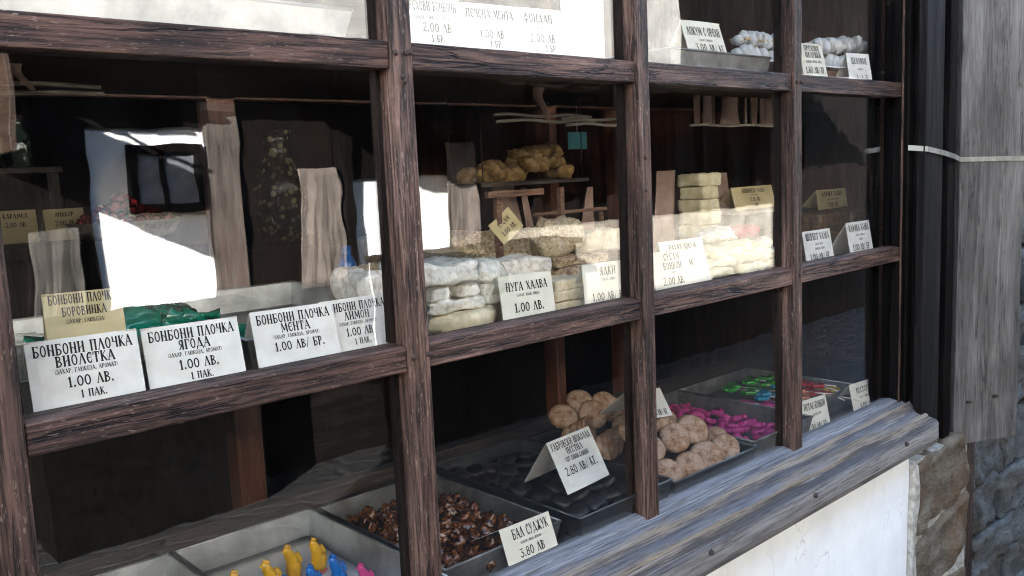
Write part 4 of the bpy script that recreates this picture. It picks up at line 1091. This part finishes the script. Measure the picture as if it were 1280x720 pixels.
rods('pale twin rods hung next to the second post', 1.49, 1.755, 1.718, .24, .0025, ((1.695, .03),))
rods('pale twin rods hung in the far left pane', .12, .476, 1.760, .25, .002, ((.355, .018),))
vt = thing('ribbon_valance', 'row of brown paper ribbons on a rod in the third pane', 'valance', (2.25, .25, 1.705))
cpart('rod', MB().tube([(2.0 + .065 * i, .25, 1.706 + .002 * math.sin(i * 1.7)) for i in range(9)], .0035, 8), 'pale_wood', vt, 0)
for k, (u, wd) in enumerate(((2.03, .022), (2.085, .034), (2.11, .012), (2.19, .105), (2.265, .018), (2.305, .034), (2.355, .02), (2.395, .04), (2.45, .036), (2.485, .02))):
    vs = []
    for j in range(7):
        tt = j / 6
        for i in range(4):
            q = i / 3 - .5
            vs.append((u + q * wd * (1 + .25 * math.sin(tt * 2.5 + k)), .25 + .006 * math.sin(i * 2 + k), 1.706 + (1.787 - 1.706) * tt))
    fs = [(j * 4 + i, j * 4 + i + 1, (j + 1) * 4 + i + 1, (j + 1) * 4 + i) for j in range(6) for i in range(3)]
    ob = cpart('ribbon', MB().add(vs, fs, 0, True), 'ribbon', vt, 0)
    ob.modifiers.new('thick', 'SOLIDIFY').thickness = .001
tg = thing('paper_tag', 'teal paper tag hanging in the dark behind the second pane', 'tag', (1.93, .60, 1.70))
cpart('sheet', MB().box(1.885, 1.965, .60, .6015, 1.66, 1.71), 'teal', tg, 0)
cpart('string', MB().tube([(1.925, .601, 1.709), (1.925, .601, 1.787)], .001, 5), 'stick', tg, 0)

# ---- pane three: halva
rr = random.Random(21)
hv = [(1.83, 2.03, .13, .27, 0, .026), (2.04, 2.27, .13, .28, 0, .026), (1.85, 2.05, .14, .28, .027, .05), (2.06, 2.27, .13, .27, .027, .052), (1.90, 2.10, .16, .30, .052, .070), (2.11, 2.26, .16, .29, .054, .078)]
hl = ('lower left', 'lower right', 'middle left', 'middle right', 'upper left', 'upper right')
for k, (a, b, c, d, z, zz) in enumerate(hv):
    block('halva_slab', hl[k] + ' pale yellow halva slab in the broad pile of the third pane', 'halva', a, b, c, d, Z1 + z, Z1 + zz, 'halva', 60 + k, 'pale halva slabs', .016, rz=rr.uniform(-.08, .08), rnd=.3)
rl = thing('halva_roll', 'white and pink halva roll on the pale slabs', 'halva roll', (2.17, .26, Z1 + .098))
MB().blob((-.02, 0, 0), (.12, .05, .024), 70, .1, 2, 4).build('white_coat', 'nougat', rl)
MB().blob((.045, -.030, .004), (.075, .036, .022), 71, .12, 2, 4).build('pink_filling', 'pink_roll', rl)
for k in range(7):
    block('halva_block', ('lowest', 'second lowest', 'third lowest', 'middle', 'third highest', 'second highest', 'topmost')[k] + ' pale block in the tall halva column', 'halva', 2.215 + .006 * (k % 2), 2.315 - .004 * (k % 3), .37, .46, Z1 + .039 * k, Z1 + .0385 + .039 * k, 'halva', 80 + k, 'tall column of halva blocks', .005, rz=.1 * (k % 3 - 1))
block('wooden_box', 'low dark wooden box raising the silky halva tray', 'box', 2.34, 2.66, .30, .56, Z1, Z1 + .09, 'shelf_x', 90, None, .0005, rnd=.03)
tray('dark raised tray under the silky halva card', 2.31, 2.68, .28, .58, Z1 + .091, .05, 'black_tray')
block('halva_cake', 'grey halva cake inside the raised dark tray', 'halva', 2.34, 2.65, .31, .55, Z1 + .094, Z1 + .150, 'stone_wheel', 91, None, .006)
tray('dark tray of brown halva behind the sherbet halva card', 2.50, 3.22, .14, .60, Z1, .04, 'black_tray')
k = 0
for lay, (ys, xs) in enumerate((((.18, .33, .48), (2.53, 2.75, 2.97)), ((.20, .36), (2.60, 2.83)))):
    for yy in ys:
        for xx in xs:
            k += 1
            o = block('brown_halva_slab', 'dark brown halva slab in the ' + ('bottom layer of the tray' if lay == 0 else 'upper layer under the tan card'), 'halva', xx, xx + .205, yy, yy + .11 + .02 * lay, Z1 + .003 + .062 * lay, Z1 + .064 + .062 * lay, 'brown_halva', 100 + k, 'brown halva slabs, ' + ('bottom' if lay == 0 else 'upper') + ' layer', .006, rz=.03 * math.sin(k * 7))

# ---- top shelf
tray('scuffed white tin tray of lokum on the top shelf at left', .18, .815, .05, .36, Z2, .046, 'tin')
rr = random.Random(31)
for k in range(16):
    o = block('lokum_piece', 'powdered white lokum cube in the top left tray', 'lokum', -.02, .02, -.02, .02, 0, .034, 'nougat', 120, 'white lokum cubes', .003, rnd=.25) if k == 0 else lk.copy()
    if k == 0: lk = o
    else: COL.objects.link(o)
    o.location = (.25 + .062 * (k % 8) + rr.uniform(-.008, .008), .115 + .08 * (k // 8) + rr.uniform(-.008, .008), Z2 + .003)
    o.rotation_euler = (0, 0, rr.uniform(0, 1.5))
tray('tarnished tin tray under the walnut lokum card', 1.655, 2.075, .05, .36, Z2, .037, 'old_tin', .006)
block('lokum_slab', 'white lokum slab inside the tarnished tin tray', 'lokum', 1.68, 2.05, .16, .33, Z2 + .003, Z2 + .034, 'nougat', 130, None, .003)
block('wooden_box', 'small brown wooden box under the white meringue board', 'box', 2.44, 2.72, .12, .34, Z2, Z2 + .036, 'crate', 131, None, .0005, rnd=.03)
tag(MB().box(2.08, 2.88, .10, .36, Z2 + .0375, Z2 + .042).build('meringue_board', 'plaster', bevel=.002), 'white board carrying the stacked meringues', 'board')
def meringue(label, x0, x1, y, z, rad, wid, seed, tilt=0.0, toast=False):
    mb = MB()
    L = x1 - x0
    n_ = max(5, int(L / .027))
    for i in range(n_):                                   # folds of foam laid one over the next
        t = (i + .5) / n_
        k_ = min(1, .55 + 2.2 * t, .62 + 2.6 * (1 - t))
        rot = Matrix.Rotation(R(-50 + 7 * math.sin(i * 1.9 + seed)), 3, 'Z') @ Matrix.Rotation(R(14 * math.sin(i * 2.3 + seed)), 3, 'X')
        mb.blob((-L / 2 + L * t, .003 * math.sin(i * 2.7), rad * .98 * k_), (.0165, wid * k_ * 1.6, rad * k_ * 1.05), seed + i, .20, 1.6, 3, 0, rot)
    mb.blob((0, 0, rad * .75), (L * .46, wid * .85, rad * .66), seed, .06, 2, 3)
    th = thing('meringue', label, 'meringue', ((x0 + x1) / 2, y, z), 'piped meringues')
    th.rotation_euler = (0, tilt, 0)
    mb.build('piped_body', 'meringue', th)
    if toast:
        m2 = MB(); m2.rock(-L * .46, L * .42, -wid * .9, wid * .9, rad * .55, rad * 1.05, seed, .004, 8, 30)
        m2.build('nut_filling', 'waffle', th)
    return th
zt = Z2 + .043
meringue('white piped meringue at lower left of the left stack', 2.09, 2.235, .17, zt, .023, .03, 1)
meringue('white piped meringue at lower right of the left stack', 2.225, 2.37, .19, zt, .022, .03, 2)
meringue('white piped meringue with nut filling on top of the left stack', 2.11, 2.37, .18, zt + .046, .020, .03, 3, 0, True)
meringue('white piped meringue at the bottom of the right stack', 2.53, 2.80, .18, zt, .024, .034, 4)
meringue('long white piped meringue tilted on top of the right stack', 2.46, 2.86, .18, zt + .055, .023, .036, 5, -.09)

# ---- bottom display, trays from the left
tray('empty tin tray at the lower left', .30, .607, .03, .535, Z0, .07, 'tin')
tray('tin tray with sugar cockerels on white paper', .617, .925, .03, .53, Z0, .07, 'tin')
tray('tarnished tin tray heaped with honey sweets', .95, 1.262, .066, .53, Z0, .062, 'old_tin')
tray('black tray of dark chocolates', 1.285, 1.60, .03, .55, Z0, .07, 'black_tray')
tray('black tray piled with ginger cookies', 1.612, 1.965, .03, .55, Z0, .058, 'black_tray')
tray('old tin tray of pink candies', 1.975, 2.282, .045, .525, Z0, .066, 'old_tin')
tray('old tin tray of coloured lollipops', 2.292, 2.70, .12, .53, Z0, .066, 'old_tin')
pp = MB()
vs = [(.634 + .274 * i / 12, .05 + .462 * j / 12, Z0 + .006 + .010 * max(0, j - 9) / 3 + .002 * noise.noise(Vector((i * .4, j * .4, 0)))) for i in range(13) for j in range(13)]
fs = [(i * 13 + j, (i + 1) * 13 + j, (i + 1) * 13 + j + 1, i * 13 + j + 1) for i in range(12) for j in range(12)]
o = pp.add(vs, fs, 0, True).build('baking_paper', 'white_paper'); o.modifiers.new('thick', 'SOLIDIFY').thickness = .0012
tag(o, 'sheet of white baking paper lining the cockerel tray', 'paper')
# sugar cockerels
def cockerel(mat, mat2, label, group, x, y, rz, sc):
    th = thing('sugar_cockerel', label, 'sugar cockerel', (x, y, Z0 + .009), group, rz)
    mb = MB()
    mb.tube([(0, 0, .004), (0, 0, .016), (.001, 0, .030), (-.003, 0, .042), (-.008, 0, .052), (-.011, 0, .060), (-.015, 0, .065)], [.011, .0135, .0135, .011, .0088, .0068, .003], 14)
    for k, (dx, dz) in enumerate(((.006, .036), (.0095, .032), (.0120, .027))):      # tail feathers
        mb.tube([(.003, 0, .018), (.009, 0, .028), (dx + .004, 0, dz + .006), (dx + .003, 0, dz + .014)], [.006, .006, .0048, .002], 8)
    for s_ in (-1, 1):                                                            # wings
        mb.blob((.002, s_ * .0105, .026), (.008, .005, .011), 3, .1, 2, 2)
    mb.tube([(-.014, 0, .060), (-.0215, 0, .0585)], [.0034, .001], 8)               # beak
    for k in range(3):
        mb.blob((-.012 + .004 * k, 0, .068 - .0025 * k), (.003, .002, .004), k, 0, 1, 1)   # comb
    for i, p in enumerate(mb.v): mb.v[i] = p * sc
    mb.build('body', mat, th)
    b = MB(); b.blob((0, 0, .003), (.016, .013, .007), 5, .15, 2, 3)
    for i, p in enumerate(b.v): b.v[i] = p * sc
    b.build('base', mat2, th)
    return th
yl = ('right end of', 'second from the right in', 'third from the right in', 'left end of')
for k, (x, y, rz) in enumerate(((.838, .345, .3), (.785, .352, .1), (.722, .318, -.1), (.660, .325, .2))):
    cockerel('c_yellow', 'c_coral', 'yellow sugar cockerel, %s its row' % yl[k], 'yellow sugar cockerels', x, y, rz, 1.12)
for k, (x, y, rz) in enumerate(((.824, .245, .2), (.770, .240, .35), (.715, .232, 0), (.66, .235, .4))):
    cockerel('c_blue', 'c_blue', 'blue sugar cockerel, %s its row' % yl[k], 'blue sugar cockerels', x, y, rz, 1.12)
cockerel('c_pink', 'c_pink', 'pink sugar cockerel in front of the blue row', None, .855, .195, -.3, .9)
# honey sweets
vs = [(.972 + .268 * i / 40, .085 + .43 * j / 50, Z0 + .010 + .022 * math.sin(math.pi * (i + 4) / 48) * math.sin(math.pi * (j + 5) / 60) + .013 * noise.fractal(Vector((i * .5, j * .5, 2)), 1, 2, 3)) for i in range(41) for j in range(51)]
fs = [(i * 51 + j, (i + 1) * 51 + j, (i + 1) * 51 + j + 1, i * 51 + j + 1) for i in range(40) for j in range(50)]
tag(MB().add(vs, fs, 0, True).build('honey_nut_mass', 'honey'), 'amber mass of honey and chopped nuts filling the tin tray', 'nut mass', kind='stuff')
hp = []
rr = random.Random(41)
for k in range(100):
    i, j = k % 10, k // 10
    xx = .978 + .0285 * i + rr.uniform(-.009, .009); yy = .095 + .043 * j + rr.uniform(-.012, .012)
    zz = Z0 + .018 + .022 * math.sin(math.pi * (i + .7) / 10.5) * math.sin(math.pi * (j + .9) / 10.5) + rr.uniform(0, .012)
    if k < 5:
        mb = MB(); mb.blob((0, 0, 0), (.021, .017, .015), 140 + k, .5, 1.8, 3, oct=4)
        o = mb.build('honey_sweet', 'honey'); hp.append(o)
        tag(o, 'glossy brown honeyed nut lump in the heaped tin tray', 'honey sweet', 'honeyed nut lumps')
    else:
        o = hp[k % 5].copy(); COL.objects.link(o)
    s_ = rr.uniform(.62, 1.0); o.scale = (s_, s_, s_)
    o.location = (xx, yy, zz); o.rotation_euler = (rr.uniform(0, 6), rr.uniform(0, 6), rr.uniform(0, 6))
# dark chocolates
rr = random.Random(43)
for k in range(40):
    i, j = k % 5, k // 5
    if k == 0:
        mb = MB(); mb.lathe([(0, 0), (.026, 0), (.030, .006), (.028, .014), (.018, .019), (0, .020)], n=28)
        for q, p in enumerate(mb.v): mb.v[q] = p * (1 + .06 * noise.noise(p * 60))
        o = ch = mb.build('dark_chocolate', 'choc'); tag(o, 'dark chocolate round in the black tray', 'chocolate', 'dark chocolate rounds')
    else:
        o = ch.copy(); COL.objects.link(o)
    o.location = (1.325 + .058 * i + rr.uniform(-.006, .006), .075 + .06 * j + rr.uniform(-.01, .01), Z0 + .006 + rr.uniform(0, .02) + .012 * (j > 1))
    o.rotation_euler = (rr.uniform(-.4, .4), rr.uniform(-.4, .4), 0)
# ginger cookies
tag(MB().box(1.335, 1.466, .082, .0835, Z2 + .001, Z2 + .20).build('reflection_sheet', 'paper'), 'white sheet in place of the wall reflection right of the fondant card', 'paper')  # white fill standing in for the bright reflection in the top pane
cks = []
for k in range(4):
    mb = MB()
    mb.lathe([(0, -.009), (.034, -.009), (.040, -.006), (.0425, -.001), (.041, .004), (.035, .0085), (.024, .0115), (.010, .013), (0, .0132)], n=40)
    for q, p in enumerate(mb.v):
        mb.v[q] = p * (1 + .032 * noise.noise(Vector((p.x * 14 + k * 9, p.y * 14, 0)))) + Vector((0, 0, .002 * noise.fractal(p * 70 + Vector((k, 0, 0)), 1, 2, 3)))
    cks.append(mb)
# x, y, z, lean towards the viewer (deg), turn (deg)
CK = [(1.665, .095, .846, 58, 10), (1.742, .085, .842, 66, -10), (1.822, .090, .850, 55, -5), (1.908, .090, .852, 52, 5), (1.945, .150, .850, 50, -30),
      (1.690, .165, .888, 50, 10), (1.778, .155, .898, 52, -5), (1.868, .165, .896, 50, 10), (1.925, .225, .878, 40, -20),
      (1.722, .245, .912, 40, 0), (1.812, .245, .925, 42, 10), (1.882, .275, .898, 35, -10),
      (1.66, .31, .858, 80, 60), (1.688, .315, .860, 80, 62), (1.716, .32, .862, 78, 62), (1.744, .325, .864, 78, 60),
      (1.66, .42, .86, 78, 58), (1.690, .425, .863, 78, 60), (1.720, .43, .866, 76, 58), (1.750, .435, .870, 76, 60),
      (1.80, .34, .885, 55, 10), (1.87, .36, .900, 45, 10), (1.79, .45, .905, 58, 15), (1.86, .47, .915, 55, 5), (1.72, .50, .905, 40, 10), (1.92, .40, .88, 40, 0), (1.80, .51, .93, 45, 10), (1.92, .49, .885, 40, 0)]
names = []
built = []
for k, (x, y, z, ln, tn) in enumerate(CK):
    if k < 4:
        o = cks[k].build('ginger_cookie', 'cookie'); built.append(o)
        tag(o, 'round cracked ginger cookie in the black tray pile', 'cookie', 'ginger cookies')
    else:
        o = built[k % 4].copy(); COL.objects.link(o)
    if k < 5: o['label'] = 'ginger cookie in the front row along the black tray rim'; o['group'] = 'front row of ginger cookies'
    elif k < 12: o['label'] = 'ginger cookie heaped right of and behind the second post'; o['group'] = 'heaped ginger cookies'
    else: o['label'] = 'ginger cookie in the shaded back rows left of the post'; o['group'] = 'back rows of ginger cookies'
    o.location = (x, y, z + .004)
    sc_ = .94 + .10 * ((k * 7) % 5) / 4
    o.scale = (sc_, sc_ * .96, sc_)
    o.rotation_euler = (Matrix.Rotation(R(tn - 38), 3, 'Z') @ Matrix.Rotation(R(ln), 3, 'X') @ Matrix.Rotation(k * 1.3, 3, 'Z')).to_euler()
# pink candies
rr = random.Random(47)
pk = []
for k in range(90):
    i, j = k % 9, k // 9
    red = j > 7 and i < 4
    key = 1 if red else 0
    if len(pk) <= key and (k == 0 or red):
        mb = MB(); mb.tube([(-.022, 0, 0), (-.018, 0, .0), (-.008, .003, .002), (.004, 0, .002), (.014, -.002, 0), (.022, .001, 0)], [.003, .0085, .0095, .0085, .009, .004], 12)
        for q, p in enumerate(mb.v): mb.v[q] = p + Vector((0, 0, .0015 * noise.noise(p * 120)))
        o = mb.build('pink_candy', 'crimson' if red else 'magenta'); pk.append(o)
        if red: o.name = 'red_candy'
        tag(o, 'crimson finger candy at the back of the pink candy tray' if red else 'magenta finger candy in the old tin tray', 'candy', 'crimson finger candies' if red else 'magenta finger candies')
    else:
        o = pk[key].copy(); COL.objects.link(o)
    o.location = (2.005 + .031 * i + rr.uniform(-.012, .012), .085 + .043 * j + rr.uniform(-.014, .014), Z0 + .016 + rr.uniform(0, .02) + .012 * math.sin(math.pi * i / 8))
    o.rotation_euler = (rr.uniform(-.3, .3), rr.uniform(-.3, .3), rr.uniform(0, 6.2))
# lollipops
def lolly(mat, colour, label, group, x, y, z, rz):
    th = thing('lollipop', label, 'lollipop', (x, y, z), group, rz)
    mb = MB()
    prof = [(-.030, 0), (-.024, .012), (-.028, .022), (-.020, .020), (-.016, .028), (-.008, .020), (.0, .016), (.010, .019), (.018, .030), (.025, .026), (.028, .014), (.022, .002), (.010, -.010), (.004, -.018), (-.008, -.018), (-.014, -.010)]
    mb.prism([(px, py) for px, py in prof], 'z', -.005, .006)
    b = mb.build('sugar_head', mat, th, bevel=.003)
    MB().tube([(0, -.014, 0), (.004, -.085, -.003)], .002, 6).build('stick', 'stick', th)
    return th
rr = random.Random(53)
for mat, col, pts in (('l_green', 'green', [(2.44, .42), (2.49, .44), (2.54, .41), (2.59, .43), (2.63, .40), (2.50, .37), (2.56, .36), (2.61, .35), (2.46, .36)]),
                      ('l_blue', 'blue', [(2.43, .29), (2.47, .31), (2.50, .27), (2.54, .30), (2.58, .29)]),
                      ('l_orange', 'orange', [(2.46, .21), (2.50, .19), (2.54, .23)]),
                      ('l_red', 'red', [(2.57, .20), (2.60, .23), (2.63, .21), (2.61, .17), (2.65, .26)]),
                      ('l_yellow', 'yellow', [(2.60, .145), (2.64, .155), (2.66, .19)]),
                      ('magenta', 'magenta', [(2.35, .30), (2.37, .24), (2.40, .19)])):
    for x, y in pts:
        lolly(mat, col, 'flat %s cockerel lollipop lying in the right-hand tin tray' % col, '%s cockerel lollipops' % col, x, y, Z0 + .045 + rr.uniform(0, .018), rr.uniform(1.0, 2.2) + math.pi * 1.5)
for k in range(1):
    sh_ = MB().box(2.31, 2.68, .14, .51, Z0 + .004, Z0 + .030)
    tag(sh_.build('dark_card_sheet', 'black_tray', bevel=.003), 'dark packing board under the coloured lollipops', 'board')

# ---- things deeper in the shop
card('left tan price card on the far counter', .60, 1.38, 1.505, -6, 12, .10, .055, [('КАРАМЕЛ', .72, .22, .7, 0), ('2.00 ЛВ.', .3, .22, .5, 0)], 'paper_tan', drop=.033)
card('right tan price card on the far counter', .715, 1.36, 1.503, -2, 12, .10, .055, [('ЛИКЬОР', .72, .22, .7, 0), ('2.00 ЛВ.', .3, .22, .5, 0)], 'paper_tan', drop=.031)
rr = random.Random(61)
sv = MB().box(-1.2, .75, 1.46, 1.62, 1.655, 1.672)
ws = tag(sv.build('bottle_shelf', 'shelf_x', bevel=.002), 'dark shelf of bottles at the far left of the shop', 'shelf')
MBt = MB().box(-1.2, -1.17, 1.47, 1.61, 1.472, 1.654).box(.71, .74, 1.47, 1.61, 1.472, 1.654)
bk = MBt.build('bracket', 'shelf_z', ws)
for k in range(9):
    if k == 0:
        b0 = thing('bottle', 'dark glass bottle on the back shelf', 'bottle', (0, 0, 0), 'bottles on the back shelf')
        mb = MB(); mb.lathe([(0, 0), (.026, 0), (.028, .006), (.028, .085), (.012, .115), (.010, .135), (.0125, .137), (.0125, .142), (0, .142)], n=24)
        mb.build('glass_body', 'bottle', b0)
        mb = MB(); mb.lathe([(.0135, .128), (.0138, .144), (0, .145)], n=16); mb.build('cap', 'iron', b0)
        o = b0
    else:
        o = copy_tree(b0)
    o.location = (.09 + .072 * k, 1.53 + rr.uniform(-.02, .02), 1.673)
vs_ = thing('vase', 'dark vase with pale spots standing deep in the shop', 'vase', (1.35, 1.36, 1.401))
mb = MB(); mb.lathe([(0, 0), (.05, 0), (.062, .02), (.085, .10), (.088, .17), (.06, .25), (.038, .29), (.036, .32), (.05, .36), (.046, .36), (.03, .32), (0, .31)], n=40)
gg = N('spotted_glaze')
vv = gg.n('ShaderNodeTexVoronoi'); vv.inputs['Scale'].default_value = 42
gg.l(gg.coord((1, 1, 1)), vv.inputs['Vector'])
gg.set(Base_Color=gg.ramp(vv.outputs['Distance'], [(.30, (.24, .2, .10)), (.46, (.015, .012, .01))]), Roughness=.2)
M['vase'] = gg.m
mb.build('body', 'vase', vs_)
rr = random.Random(67)
bw = thing('basket', 'shallow wooden basket of red foil sweets on the far counter', 'basket', (.86, 1.33, 1.471))
mb = MB(); mb.lathe([(0, 0), (.12, 0), (.150, .045), (.145, .045), (.116, .006), (0, .006)], n=32); mb.build('bowl', 'rim_wood', bw)
for k in range(80):
    if k == 0:
        mb = MB(); mb.blob((0, 0, 0), (.017, .014, .013), 9, .35, 2.5, 2)
        o = r0 = mb.build('foil_sweet', 'red_foil'); tag(o, 'red foil wrapped sweet in the far basket', 'sweet', 'red foil sweets')
    else:
        o = r0.copy(); COL.objects.link(o)
    a = rr.uniform(0, 6.28); q = rr.uniform(0, 1) ** .5 * .125
    o.location = (.86 + q * math.cos(a), 1.33 + q * math.sin(a), 1.50 + .075 * (1 - q / .125) + rr.uniform(0, .012))
    o.rotation_euler = (rr.uniform(0, 6), rr.uniform(0, 6), 0)
